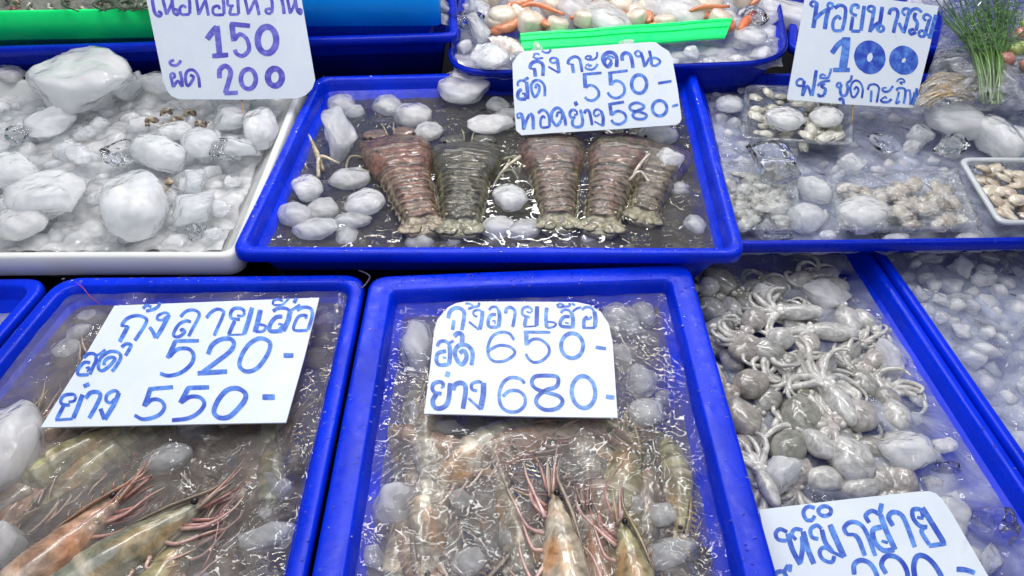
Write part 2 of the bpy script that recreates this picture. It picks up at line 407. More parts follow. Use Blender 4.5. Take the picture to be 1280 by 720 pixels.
# back row
ZB = 0.345
Q_BT = quad(P(-260, 68, ZB), P(573, 44, ZB), P(560, -160, ZB), P(-260, -150, ZB))
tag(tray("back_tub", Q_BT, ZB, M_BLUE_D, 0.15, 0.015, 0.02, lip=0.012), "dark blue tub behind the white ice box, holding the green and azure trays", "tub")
ZG = 0.382
Q_GR = quad(P(-260, 18, ZG), P(300, 11, ZG), P(290, -130, ZG), P(-240, -130, ZG))
tag(tray("green_tray", Q_GR, ZG, M_GREEN, 0.075, 0.015, 0.012, lip=0.046, rimw=0.006), "bright green plastic tray of small spotted shellfish", "tray")
ZA = 0.41
Q_AZ = quad(P(310, -14, ZA), P(549, -16, ZA), P(540, -160, ZA), P(320, -160, ZA))
tag(tray("azure_tray", Q_AZ, ZA, M_AZURE, 0.10, 0.012, 0.012, lip=0.062, rimw=0.006), "azure blue plastic tray standing in the dark blue tub", "tray")
ZS = 0.322
Q_SC = quad(P(556, 92, ZS), P(990, 76, ZS), P(955, -120, ZS), P(590, -120, ZS))
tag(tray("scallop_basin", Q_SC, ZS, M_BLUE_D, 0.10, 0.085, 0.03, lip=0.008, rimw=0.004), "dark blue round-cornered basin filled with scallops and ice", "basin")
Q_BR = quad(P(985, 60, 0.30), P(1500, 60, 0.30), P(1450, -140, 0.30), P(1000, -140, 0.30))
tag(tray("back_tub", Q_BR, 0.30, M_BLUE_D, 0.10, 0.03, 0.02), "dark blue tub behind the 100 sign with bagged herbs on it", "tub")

# green strip across the scallop basin
def slab(name, pts, th, mat, label=None, cat=None, parent=None, nrm=None):
    n = nrm or (pts[1]-pts[0]).cross(pts[-1]-pts[0]).normalized()
    m = MB(); k = len(pts)
    m.add([p for p in pts]+[p-n*th for p in pts], [tuple(range(k)), tuple(reversed(range(k, 2*k)))]+[(i, i+k, (i+1) % k+k, (i+1) % k) for i in range(k)])
    o = m.build(name, mat, parent, smooth=False)
    if label: tag(o, label, cat)
    return o
BL, BR_, TR, TL = P(652, 65, 0.327), P(906, 48, 0.327), P(915, 24, 0.343), P(650, 43, 0.343)
m = MB(); secs = []
fwd = (TL-BL)
for k in range(13):
    u = k/12; a = BL.lerp(BR_, u); b = TL.lerp(TR, u); n = (BR_-BL).cross(TL-BL).normalized()
    pr = [a, a+n*0.002, a.lerp(b, 0.1)+n*0.004, a.lerp(b, 0.45)+n*0.0045, a.lerp(b, 0.5)+n*0.0025, a.lerp(b, 0.55)+n*0.005, a.lerp(b, 0.78)+n*0.005, a.lerp(b, 0.81)+n*0.003, a.lerp(b, 0.84)+n*0.005, b+n*0.003, b-n*0.002, b-n*0.016, a.lerp(b, 0.8)-n*0.018, a.lerp(b, 0.75)-n*0.004, a-n*0.002]
    secs.append([p+Vector((0, 0, 0.0006*sin(k*1.3))) for p in pr])
m.rings(secs); tag(m.build("green_strip", M_GREEN, smooth=False), "bright green ribbed plastic strip lying across the front of the scallop basin", "plastic strip")

# ------------------------------------------------------------------ water sheets
def inq(q, u, v): 
    a = q[0].lerp(q[1], u); b = q[3].lerp(q[2], u); return a.lerp(b, v)
def sheet(name, q, z, mat, inset, nx=230, ny=230, amp=0.0012, label=None):
    q = offset_quad(q, inset); m = MB(); vs = []; fs = []
    for j in range(ny+1):
        for i in range(nx+1):
            p = inq(q, i/nx, j/ny)
            h = noise.noise(Vector((p.x*20, p.y*20, z*50)))+1.0*noise.noise(Vector((p.x*40, p.y*40, 3)))+0.12*noise.noise(Vector((p.x*115, p.y*115, 8)))
            vs.append((p.x, p.y, z+h*amp))
    for j in range(ny):
        for i in range(nx):
            a = j*(nx+1)+i; fs.append((a, a+1, a+nx+2, a+nx+1))
    m.add(vs, fs); return tag(m.build(name, mat), label, None, None, 'stuff')
ZWM = Z1-0.031; ZWL = Z1-0.028; ZWB = Z2-0.030; ZWO = ZO-0.022
sheet("water", Q_MID, ZWM, M_W_PR2, 0.029, label="cloudy water over the prawns under the round-cornered sign")
sheet("water", Q_LEFT, ZWL, M_W_PR, 0.023, label="cloudy brownish water over the prawns under the slanted sign")
sheet("water", Q_LOB, ZWB, M_W_LOB, 0.021, label="cloudy water around the slipper lobsters")
sheet("water_surface", Q_MID, ZWM+0.015, M_TOP, 0.027, amp=0.0017, label="rippled clear water surface with glints over the round-cornered sign's prawns")
sheet("water_surface", Q_LEFT, ZWL+0.014, M_TOP, 0.019, amp=0.0017, label="rippled clear water surface with glints over the slanted sign's prawns")
sheet("water_surface", Q_LOB, ZWB+0.009, M_TOP2, 0.018, amp=0.0003, label="clear water surface lapping over the lobster heads")
sheet("water", Q_OCT, ZWO, M_W_OCT, 0.017, label="milky water around the octopuses")
sheet("water", Q_FR, ZO-0.018, M_W_ICE, 0.017, label="melt water among crushed ice")
sheet("water", Q_FL, Z1-0.045, M_W_ICE, 0.02, label="melt water in the tray at the picture edge")
sheet("water", Q_OYS, ZR-0.020, M_W_ICE, 0.011, label="melt water around the oyster packs")
# ------------------------------------------------------------------ price signs, traced stroke by stroke
def E(cx, cy, rx, ry, rot=0, n=12):
    return [(cx+rx*cos(t)*cos(rot)-ry*sin(t)*sin(rot), cy+rx*cos(t)*sin(rot)+ry*sin(t)*cos(rot)) for t in [2*pi*i/n for i in range(n)]]
def sign(label, outline, origin_px, origin_z, normal, inkmat, chunks, stick=None, th=0.0016):
    """outline in photo pixels; the board lies in the plane through origin with that normal"""
    n = Vector(normal).normalized(); o0 = P(origin_px[0], origin_px[1], origin_z)
    pts = [PP(x, y, o0, n) for x, y in outline]
    cen = sum(pts, Vector())/len(pts)
    root = empty("price_sign", cen); tag(root, label, "price sign")
    loc = [p-cen for p in pts]
    area_ = sum((loc[i].cross(loc[(i+1) % len(loc)])).dot(n) for i in range(len(loc)))
    if area_ < 0: loc.reverse()
    k = len(loc); m = MB()
    bow = lambda p: p
    m.add(loc+[p-n*th for p in loc], [tuple(range(k)), tuple(reversed(range(k, 2*k)))]+[(i, i+k, (i+1) % k+k, (i+1) % k) for i in range(k)])
    m.build("board", M_CARD, root, smooth=False)
    m = MB(); idx = 0
    for (ox, oy, s, strokes) in chunks:
        for st in strokes:
            w_, pp = st[0], st[1]; closed = len(st) > 2
            c = [Vector((x, y, 0)) for x, y in pp]
            c = cr(c, 5, closed) if len(c) > 2 else [c[0].lerp(c[1], t/4) for t in range(5)]
            N = len(c); off = 0.00012+idx*0.000004; idx += 1
            shade = R.uniform(0.35, 1.0)
            Lp = []; Rp = []; cols = []
            for i, p in enumerate(c):
                if closed: t = c[(i+1) % N]-c[i-1]
                else: t = c[min(i+1, N-1)]-c[max(i-1, 0)]
                t = t.normalized() if t.length > 1e-6 else Vector((1, 0, 0))
                nn = Vector((-t.y, t.x, 0))
                # chisel-tip marker: a little thinner along one direction
                ww = w_*0.58*(0.86+0.16*abs(nn.x*0.8+nn.y*0.6))*(1+0.05*noise.noise(Vector((p.x*.05, p.y*.05, idx))))
                if not closed and i in (0, N-1): ww *= 0.9
                for lst, sg in ((Lp, 1), (Rp, -1)):
                    q = p+nn*ww*sg
                    lst.append(PP(ox+q.x/s, oy+q.y/s, o0, n)-cen+n*off)
            vs = Lp+Rp; fs = [(i, i+1, N+i+1, N+i) for i in range(N-1)]
            if closed: fs.append((N-1, 0, N, 2*N-1))
            sh = [(max(0, min(1, shade+0.3*sin(i*0.5+idx))),)*3 for i in range(N)]
            m.add(vs, fs, sh+sh)
    m.build("handwriting", inkmat, root, smooth=False)
    if stick:
        (x0, y0, z0), (x1, y1, z1) = stick
        a = P(x0, y0, z0)-cen-n*0.004; b = P(x1, y1, z1)-cen
        top = a+(a-b).normalized()*0.03
        mm = MB(); mm.tube([b, a, top], [0.0009, 0.0013, 0.0013], 6, 2, (0.42, 0.27, 0.12)); mm.build("stick", M_WOOD, root)
    return root

A = [(180, 0, 5.333, [
 (21, [(50, -60), (58, 20), (75, 90), (105, 108), (114, 88), (92, 76)]),
 (20, [(118, -40), (132, 20), (152, 98)]), (19, [(152, 95), (178, 40), (190, 0)]), (20, [(182, -40), (192, 40), (200, 85), (222, 98), (226, 70), (200, 62)]),
 (20, [(240, -20), (275, -35), (302, 0), (306, 92)]), (18, [(306, 95), (250, 95), (240, 55), (262, 38), (282, 52)]),
 (19, [(340, -50), (350, 0), (366, 100)]), (18, [(366, 96), (395, 30), (412, 0)]), (19, [(405, -20), (418, 40), (430, 105)]),
 (20, [(452, -20), (500, -35), (528, 0), (534, 96)]), (18, [(534, 98), (468, 96), (462, 52), (495, 40), (506, 62)]),
 (18, [(556, -10), (562, 35), (598, 40)]), (18, [(582, 45), (570, 95)]), (16, [(568, 98), (632, 96)]), (20, [(622, -50), (632, 94)]),
 (19, [(660, -50), (675, 0), (697, 98)]), (18, [(697, 92), (728, 25), (745, -10)]), (20, [(738, -20), (755, 40), (768, 102)]),
 (20, [(790, -10), (835, -25), (855, 20), (852, 88)]), (18, [(850, 90), (820, 88), (814, 66), (842, 56)]),
 (21, [(885, -30), (912, -20), (928, 40), (934, 94)]),
 (19, [(945, -50), (962, 20), (975, 92)]), (18, [(975, 88), (1000, 35), (1008, -20)]), (19, [(1004, -40), (1016, 40), (1024, 76), (1044, 92), (1046, 66), (1022, 62)]),
 (36, [(420, 262), (455, 215), (488, 180)]), (36, [(486, 172), (505, 368)]), (30, [(455, 374), (562, 366)]),
 (30, [(572, 160), (708, 172)]), (34, [(586, 160), (592, 215), (600, 275)]), (26, [(600, 268), (640, 228), (686, 262), (700, 330), (660, 372), (620, 360), (604, 330)]),
 (38, E(820, 267, 62, 88), 1),
 (16, [(172, 500), (196, 488), (206, 512), (184, 524)]), (19, [(176, 500), (186, 540), (196, 582)]), (18, [(196, 580), (226, 540), (252, 578)]), (20, [(256, 580), (252, 530), (240, 475)]),
 (19, [(372, 584), (362, 510), (330, 468), (290, 474), (276, 520), (290, 572), (318, 545), (330, 512), (306, 500)]),
 (18, [(200, 400), (174, 412), (182, 432), (214, 436), (236, 420), (246, 402)]),
 (30, [(504, 522), (506, 466), (545, 440), (578, 478), (566, 540), (548, 600), (544, 622)]), (26, [(536, 622), (626, 618)]),
 (28, E(696, 527, 50, 66), 1), (37, E(873, 515, 47, 57), 1)])]
oA = [(183, -48), (175, -48), (183, 0), (204, 100), (208, 112), (214, 120), (224, 124), (300, 124.5), (372, 123), (382, 119), (390, 111), (394, 100), (377, 0), (369, -48)]
sign("white square board reading 150 and 200 in violet marker, stuck in the ice box", oA, (300, 124), 0.315, (0.02, -0.80, 0.62), M_INK_V, A,
     ((301, 122, 0.315), (306, 156, 0.292)))

B1 = (640, 55, 10.59, [
 (44, [(238, 325), (250, 270), (290, 238), (345, 232), (398, 262), (414, 320), (408, 425)]), (44, [(285, 325), (300, 345), (310, 435)]), (22, [(228, 325), (300, 330)]),
 (24, [(300, 160), (292, 138), (335, 128), (365, 145)]), (26, [(275, 165), (320, 192), (412, 186)]),
 (28, [(392, 92), (450, 118), (498, 104), (512, 70)]),
 (28, [(520, 250), (504, 215), (530, 186), (580, 186), (600, 205)]), (24, [(520, 250), (560, 252), (590, 230)]), (42, [(598, 196), (610, 280), (624, 382)]), (26, [(622, 384), (480, 300)]),
 (36, [(738, 268), (758, 205), (830, 168), (888, 192), (910, 260), (928, 372)]), (42, [(796, 262), (815, 385)]), (18, [(735, 268), (795, 264)]),
 (22, [(1010, 175), (1030, 155), (1050, 175), (1020, 190)]), (26, [(965, 185), (1010, 206), (1080, 205), (1122, 170), (1128, 105)]), (20, [(965, 180), (1010, 150)]),
 (22, [(1010, 300), (1045, 280), (1050, 300)]), (28, [(968, 300), (990, 330), (1060, 338), (1110, 305), (1132, 262)]), (20, [(975, 285), (1020, 262)]),
 (34, [(935, 404), (1186, 382)]), (48, [(960, 400), (970, 582)]), (34, [(975, 578), (1030, 545), (1100, 568), (1148, 632), (1138, 700), (1070, 748), (1000, 738), (965, 700)]),
 (30, [(80, 560), (78, 512), (118, 482), (165, 492)]), (36, [(150, 500), (178, 470), (218, 445)]), (46, [(192, 500), (204, 610), (206, 730)]),
 (42, [(130, 600), (88, 630), (76, 690), (104, 728), (190, 728)]), (22, [(130, 660), (165, 655), (170, 700)]),
 (34, [(434, 692), (432, 570), (385, 495), (310, 482), (258, 535), (262, 625), (300, 702), (352, 640), (360, 560), (325, 538), (310, 590)])])
B2 = (740, 55, 10.59, [
 (46, [(325, 305), (326, 190), (285, 122), (205, 116), (146, 172), (156, 245), (212, 302), (262, 240)]), (30, [(262, 240), (236, 200), (190, 190), (170, 235)]), (24, [(200, 160), (255, 165), (290, 190)]),
 (44, [(404, 222), (398, 160), (438, 118), (500, 142), (528, 220), (542, 320)]),
 (26, [(590, 165), (570, 120), (610, 92), (645, 120), (640, 160), (590, 165)]), (38, [(645, 110), (672, 190), (698, 305)]), (32, [(704, 290), (762, 182)]), (36, [(758, 88), (782, 190), (785, 275)]), (30, [(785, 285), (850, 285), (902, 235), (862, 192), (806, 180)]),
 (32, [(212, 385), (472, 352)]), (48, [(240, 388), (250, 546)]), (34, [(252, 540), (310, 488), (390, 512), (432, 590), (412, 670), (330, 715), (250, 695), (205, 640)]),
 (42, E(624, 530, 100, 122), 1), (32, [(872, 520), (1052, 492)])])
B3 = (640, 110, 10.59, [
 (24, [(78, 410), (72, 350), (118, 335), (128, 370), (90, 400)]), (42, [(122, 340), (146, 420), (155, 552)]), (34, [(160, 540), (192, 430), (232, 345)]), (42, [(236, 335), (276, 385), (282, 548)]),
 (34, [(345, 335), (395, 292), (450, 310), (492, 390), (496, 515)]), (30, [(496, 515), (390, 518), (380, 420), (412, 375), (440, 400)]),
 (38, [(712, 498), (694, 390), (645, 285), (585, 266), (530, 325), (525, 415), (590, 498), (652, 430)]), (28, [(655, 425), (660, 340), (610, 325), (590, 385)]),
 (34, [(850, 300), (800, 290), (766, 330), (780, 388), (840, 392)]), (36, [(806, 400), (800, 480), (840, 515), (915, 505), (936, 430), (905, 285)]), (24, [(855, 300), (860, 350), (820, 355)]),
 (46, [(835, 180), (858, 234)]),
 (36, [(955, 335), (985, 295), (1025, 320), (1062, 492)]),
 (28, [(1120, 380), (1085, 350), (1095, 300), (1140, 285), (1180, 310)]), (24, [(1120, 375), (1160, 345)]), (40, [(1178, 305), (1206, 390), (1202, 505)]), (22, [(1204, 505), (1088, 442)])])
B4 = (630, 50, 5.333, [
 (17, [(694, 430), (800, 413)]), (22, [(706, 428), (716, 502)]), (17, [(716, 500), (756, 474), (802, 490), (812, 532), (775, 560), (735, 556), (716, 532)]),
 (17, [(930, 436), (885, 418), (842, 436), (848, 468), (905, 480), (950, 500), (930, 526), (880, 524), (858, 500), (885, 474), (925, 456)], 1),
 (19, E(1037, 455, 48, 51), 1), (15, [(1120, 442), (1162, 431)])])
oB = [(640.5, 79), (647, 69), (654, 64), (735, 58), (812, 52.5), (820, 53), (828, 59), (836, 64), (840, 72), (847, 110), (852, 148), (850, 153), (845, 156), (770, 161.5), (686, 166.5), (652, 169), (645, 163), (642, 120)]
sign("white board with clipped corners reading 550 and 580, standing over the slipper lobsters", oB, (740, 165), 0.298, (-0.05, -0.62, 0.78), M_INK_B, [B1, B2, B3, B4],
     None)

C1 = (970, 0, 5.333, [
 (18, [(250, 48), (230, 30), (245, 10), (272, 20), (270, 42)]), (26, [(272, 20), (262, 100), (248, 188)]), (24, [(258, 130), (300, 90), (345, 62)]), (18, E(362, 38, 17, 18), 1), (26, [(352, 55), (336, 120), (325, 195)]),
 (22, [(390, 55), (425, 35), (462, 55), (458, 130), (440, 205)]), (20, [(440, 205), (385, 200), (382, 140), (412, 108), (432, 130)]),
 (20, [(545, 62), (545, 35), (508, 40), (502, 85), (540, 105)]), (22, [(512, 110), (498, 205)]), (20, [(500, 208), (562, 208)]), (24, [(588, 38), (566, 205)]),
 (18, [(640, 82), (612, 65), (625, 42), (655, 50), (650, 80)]), (22, [(654, 60), (640, 140), (625, 215)]), (22, [(628, 205), (664, 165), (694, 150)]), (24, [(708, 45), (696, 130), (680, 195)]), (18, E(696, 190, 22, 20), 1),
 (22, [(752, 98), (766, 66), (800, 62), (812, 95), (795, 160), (782, 220)]),
 (18, [(862, 105), (842, 80), (858, 58), (888, 64), (885, 95)]), (22, [(888, 70), (870, 150), (850, 222)]), (20, [(850, 218), (818, 152)]),
 (20, [(888, 95), (910, 64), (945, 60), (972, 82)]), (22, [(930, 85), (922, 120), (942, 155), (932, 205)]), (20, [(935, 215), (900, 228), (890, 205), (920, 195)]),
 (18, [(1000, 140), (982, 118), (1000, 96), (1030, 112), (1022, 140)]), (22, [(1022, 130), (1005, 190), (990, 235)]), (18, E(972, 225, 20, 20), 1), (18, [(985, 212), (1025, 245)]), (24, [(1066, 98), (1022, 258)]),
 (30, [(372, 355), (412, 300), (455, 268)]), (26, [(440, 262), (496, 262)]), (48, [(470, 262), (460, 360), (444, 462)]), (28, [(380, 466), (492, 466)]),
 (76, E(625, 382, 62, 71), 1), (74, E(851, 402, 55, 56), 1)])
C2 = (990, 80, 7.111, [
 (20, [(90, 195), (48, 190), (42, 155), (75, 132), (105, 148)]), (26, [(108, 148), (100, 220), (92, 285)]), (22, [(96, 280), (136, 195), (170, 282)]), (28, [(176, 284), (198, 170), (215, 55)]),
 (20, [(226, 195), (262, 162), (340, 148)]), (26, [(290, 170), (262, 200), (296, 225), (285, 275)]), (22, [(288, 278), (240, 286), (232, 262)]), (18, [(245, 112), (270, 92), (300, 108)]), (20, [(240, 122), (310, 126), (335, 90), (348, 40)]),
 (20, [(430, 215), (398, 200), (408, 172), (440, 172)]), (24, [(438, 180), (428, 235), (440, 278), (478, 276), (496, 220), (484, 172)]), (20, [(484, 172), (520, 145), (532, 100)]), (24, [(418, 326), (432, 308), (452, 318), (458, 364)]),
 (18, [(620, 304), (628, 220), (600, 160), (555, 150), (520, 200), (530, 285), (560, 290), (590, 235), (572, 205), (550, 230)]),
 (18, [(672, 230), (690, 188), (740, 182), (772, 212), (765, 270), (752, 342)]), (20, [(705, 235), (700, 338)]),
 (20, [(800, 215), (815, 245), (860, 240), (898, 195)]), (14, [(800, 215), (840, 210)]), (20, [(788, 312), (800, 336), (850, 338), (885, 312)]), (14, [(795, 312), (830, 292), (840, 310)]),
 (20, [(925, 235), (950, 215), (1000, 222), (1006, 270), (992, 352)]), (18, [(950, 245), (938, 300), (925, 350), (960, 330)]), (14, [(930, 160), (950, 135), (985, 135), (1000, 160), (960, 165), (980, 185)]),
 (18, [(1015, 240), (1045, 235), (1052, 300), (1048, 362)]), (18, [(1050, 360), (1078, 300), (1085, 250)]), (26, [(1110, 215), (1100, 290), (1078, 368)])])
oC = [(1008, -13), (1090, -3), (1173.5, 7.5), (1162, 60), (1143, 135), (1100, 133), (1052, 130), (985, 124.5), (984, 122), (996, 55)]
sign("white board reading 100 with solid round zeros, standing behind the oyster packs", oC, (1060, 130), 0.305, (0.08, -0.72, 0.69), M_INK_B, [C1, C2],
     ((1068, 129, 0.305), (1065, 166, 0.275)))

D1 = (120, 365, 8, [
 (32, [(255, 335), (300, 275), (370, 242), (440, 240), (505, 272), (490, 330), (440, 410), (388, 488)]), (38, [(322, 340), (285, 410), (235, 500)]), (22, [(245, 338), (325, 345)]),
 (30, [(470, 168), (505, 135), (555, 150)]), (30, [(500, 192), (575, 175), (622, 145), (640, 104)]),
 (26, [(680, 285), (615, 275), (625, 235), (690, 208), (735, 225)]), (20, [(660, 285), (705, 245)]), (38, [(732, 225), (690, 310), (640, 400), (598, 462)]), (36, [(596, 462), (570, 400), (535, 350)]),
 (30, [(845, 250), (900, 195), (975, 180), (1032, 215), (1015, 280), (970, 360), (925, 445)]), (30, [(950, 300), (900, 290), (830, 325), (785, 395), (778, 440), (830, 448), (885, 405), (870, 375), (840, 390)]),
 (30, [(1105, 262), (1150, 205), (1215, 172), (1275, 195), (1265, 250), (1225, 340), (1182, 438)]),
 (32, [(255, 555), (300, 520), (350, 530), (330, 580), (295, 638)]),
 (34, [(785, 492), (1030, 488)]), (40, [(795, 490), (760, 570), (715, 662)]),
 (36, [(735, 650), (790, 590), (850, 566), (930, 572), (975, 625), (965, 700), (905, 770), (820, 820), (720, 838), (640, 815)])])
D2 = (260, 365, 8, [
 (32, [(370, 200), (330, 165), (260, 168), (226, 215), (240, 265), (320, 275)]), (24, [(370, 205), (345, 240), (290, 235)]), (34, [(268, 290), (240, 350), (208, 425)]), (18, [(195, 432), (365, 424)]), (42, [(442, 155), (405, 290), (362, 420)]),
 (46, [(525, 178), (500, 290), (470, 405)]), (26, [(480, 400), (550, 392), (580, 345), (510, 322)]),
 (32, [(650, 195), (700, 165), (780, 165), (825, 200)]), (46, [(822, 195), (800, 290), (750, 392)]), (26, [(830, 185), (880, 155), (922, 128)]), (38, [(745, 245), (680, 255), (625, 320), (615, 380), (650, 395), (745, 388)]), (22, [(700, 320), (745, 330), (712, 372)]),
 (22, [(650, 130), (655, 90), (700, 75), (750, 92)]), (20, [(655, 132), (740, 128), (780, 95), (812, 62)]), (34, [(860, 112), (885, 62)]),
 (32, [(888, 185), (945, 155), (1020, 162), (1045, 215), (1030, 290), (1000, 380)]), (28, [(1000, 385), (865, 382), (870, 310), (910, 245), (980, 235), (975, 270)])])
D3 = (40, 400, 5.143, [
 (20, [(332, 245), (365, 218), (405, 222), (412, 260), (392, 305), (372, 352)]), (20, [(375, 275), (335, 275), (298, 318), (300, 352), (365, 352)]), (16, [(408, 232), (438, 218), (472, 190)]), (12, [(345, 310), (370, 305), (355, 335)]),
 (20, [(515, 332), (550, 285), (572, 235), (545, 205), (490, 208), (440, 250), (428, 310), (455, 326), (505, 290), (535, 250), (505, 240), (470, 262), (462, 292)]),
 (20, [(282, 492), (262, 478), (210, 485), (186, 515), (195, 542), (245, 548)]), (16, [(284, 492), (272, 520), (235, 528)]), (22, [(205, 550), (182, 595), (158, 640)]), (16, [(150, 644), (265, 636)]), (26, [(326, 480), (298, 555), (266, 632)]),
 (24, [(332, 428), (370, 412)]),
 (24, [(345, 505), (378, 468), (425, 465), (440, 490), (415, 550), (368, 632)]),
 (20, [(508, 535), (478, 520), (485, 480), (530, 455), (560, 470)]), (14, [(505, 535), (535, 505)]), (26, [(560, 468), (535, 530), (500, 590), (468, 640)]), (26, [(466, 640), (452, 600), (440, 570)]),
 (24, [(750, 445), (908, 432)]), (28, [(762, 442), (745, 495), (722, 556)]), (22, [(726, 552), (775, 512), (830, 520), (852, 560), (825, 605), (770, 630), (710, 638), (660, 612)])])
D4 = (200, 360, 4, [
 (20, [(240, 332), (262, 285), (305, 258), (352, 255), (370, 280), (350, 318), (290, 365), (205, 428)]), (22, [(188, 427), (336, 418)]),
 (19, [(545, 268), (500, 252), (448, 280), (410, 335), (398, 390), (432, 418), (485, 402), (528, 350), (550, 300)], 1), (22, [(618, 338), (668, 338)]),
 (20, [(135, 500), (246, 497)]), (22, [(142, 500), (122, 540), (102, 576)]), (18, [(105, 574), (150, 545), (200, 548), (222, 580), (195, 622), (140, 652), (60, 662)]),
 (22, [(425, 525), (385, 502), (335, 512), (292, 560), (270, 618), (295, 648), (345, 645), (390, 605), (425, 560)], 1), (26, [(512, 546), (575, 546)])])
oD = [(143, 382), (270, 377), (399, 372), (380, 448), (357.5, 528), (200, 531), (51, 534), (96, 462)]
sign("white slanted board reading 520 and 550, lying on the prawns", oD, (230, 450), Z1+0.002, (0.0, -0.05, 0.99), M_INK_B, [D1, D2, D3, D4])

E3 = (540, 372, 10.59, [
 (48, [(215, 275), (235, 195), (290, 145), (365, 142), (420, 185), (425, 260), (395, 435)]), (44, [(290, 300), (272, 430)]),
 (28, [(440, 78), (495, 82), (545, 110)]), (32, [(478, 152), (545, 128), (612, 112), (625, 65)]),
 (28, [(600, 255), (556, 235), (552, 185), (605, 165), (650, 175)]), (48, [(668, 175), (660, 290), (632, 425)]), (30, [(622, 428), (550, 370), (488, 320)]),
 (32, [(755, 170), (790, 128), (850, 128), (885, 180)]), (48, [(885, 170), (895, 270), (880, 395)]), (42, [(850, 225), (785, 232), (745, 300), (758, 385), (870, 392)]), (22, [(800, 310), (835, 310), (830, 350)]),
 (40, [(972, 212), (990, 145), (1045, 132), (1095, 175), (1095, 250), (1068, 392)])])
E4 = (640, 372, 10.59, [
 (34, [(275, 165), (215, 125), (145, 145), (135, 215), (180, 250), (240, 262)]), (22, [(275, 170), (240, 200), (190, 185)]), (44, [(185, 270), (165, 375)]), (20, [(150, 388), (325, 378)]), (52, [(332, 115), (325, 375)]),
 (46, [(462, 132), (448, 260), (460, 400)]), (26, [(465, 405), (545, 390), (582, 355), (545, 328), (465, 322)]),
 (32, [(645, 205), (685, 165), (750, 170), (790, 215)]), (50, [(790, 210), (808, 300), (800, 408)]), (42, [(765, 255), (695, 255), (645, 310), (652, 378), (790, 392)]), (22, [(700, 330), (755, 345)]),
 (30, [(590, 110), (640, 82), (685, 112), (640, 130), (600, 118)]), (30, [(690, 122), (758, 112), (762, 72)]), (36, [(790, 75), (835, 105)]), (28, [(800, 190), (850, 150), (918, 128)]),
 (34, [(925, 165), (975, 128), (1045, 135), (1090, 190)]), (52, [(1090, 185), (1105, 290), (1095, 395)]), (28, [(1100, 402), (935, 402)]), (44, [(950, 400), (955, 300), (1000, 252)]), (30, [(990, 290), (1035, 275), (1050, 250)])])
E6 = (520, 370, 4.5, [
 (18, [(118, 285), (135, 258), (165, 255), (190, 275)]), (22, [(188, 275), (192, 330), (185, 388)]), (15, [(180, 270), (212, 252)]), (20, [(170, 310), (125, 322), (115, 362), (132, 388), (185, 385)]), (11, [(150, 345), (170, 350)]),
 (22, [(312, 390), (318, 320), (290, 280), (242, 278), (218, 318), (236, 368), (262, 384), (285, 345), (270, 308), (245, 322)]),
 (24, [(214, 228), (236, 210), (260, 222), (258, 268)]),
 (15, [(552, 248), (525, 212), (478, 204), (430, 228), (405, 285), (410, 340), (442, 368), (495, 366), (542, 340), (556, 312), (525, 285), (470, 278), (425, 298), (402, 318)]),
 (20, [(158, 505), (140, 484), (102, 492), (92, 522), (108, 545), (145, 550)]), (24, [(115, 552), (94, 592), (110, 630), (152, 628), (182, 590), (192, 490)]), (12, [(160, 505), (140, 520)]),
 (24, [(182, 426), (174, 456)]),
 (24, [(208, 530), (222, 498), (258, 490), (280, 522), (264, 635)]),
 (17, [(345, 535), (315, 525), (315, 495), (350, 482), (372, 490)]), (28, [(380, 488), (378, 560), (362, 638)]), (14, [(364, 640), (328, 606), (294, 575)]),
 (17, [(612, 492), (585, 466), (530, 460), (486, 495), (468, 560), (480, 620), (520, 650), (575, 648), (612, 612), (610, 565), (575, 535), (525, 535), (488, 565)])])
E7 = (640, 370, 4.5, [
 (15, [(66, 203), (216, 205)]), (22, [(80, 200), (82, 278)]), (15, [(85, 272), (115, 245), (160, 246), (202, 280), (208, 322), (172, 362), (125, 374), (92, 352), (78, 325)]),
 (20, E(338, 280, 62, 70), 1), (18, [(470, 288), (530, 298)]),
 (20, [(260, 490), (252, 455), (190, 448), (128, 455), (112, 492), (140, 525), (205, 545), (265, 565), (284, 598), (250, 634), (185, 640), (140, 610), (142, 570), (190, 530), (240, 515)], 1),
 (21, E(402, 541, 66, 90, -0.08), 1), (22, [(528, 566), (576, 572)])])
oE = [(581, 377), (640, 377), (720, 377.5), (737, 381), (751, 390), (761, 405), (766, 430), (772, 522), (700, 521), (640, 520), (580, 518), (530, 517), (537, 465), (543, 412), (547, 399), (560, 384), (570, 379)]
sign("white round-cornered board reading 650 and 680, lying in the right prawn tray", oE, (650, 450), Z1+0.000, (0.0, -0.05, 0.99), M_INK_L, [E3, E4, E6, E7])

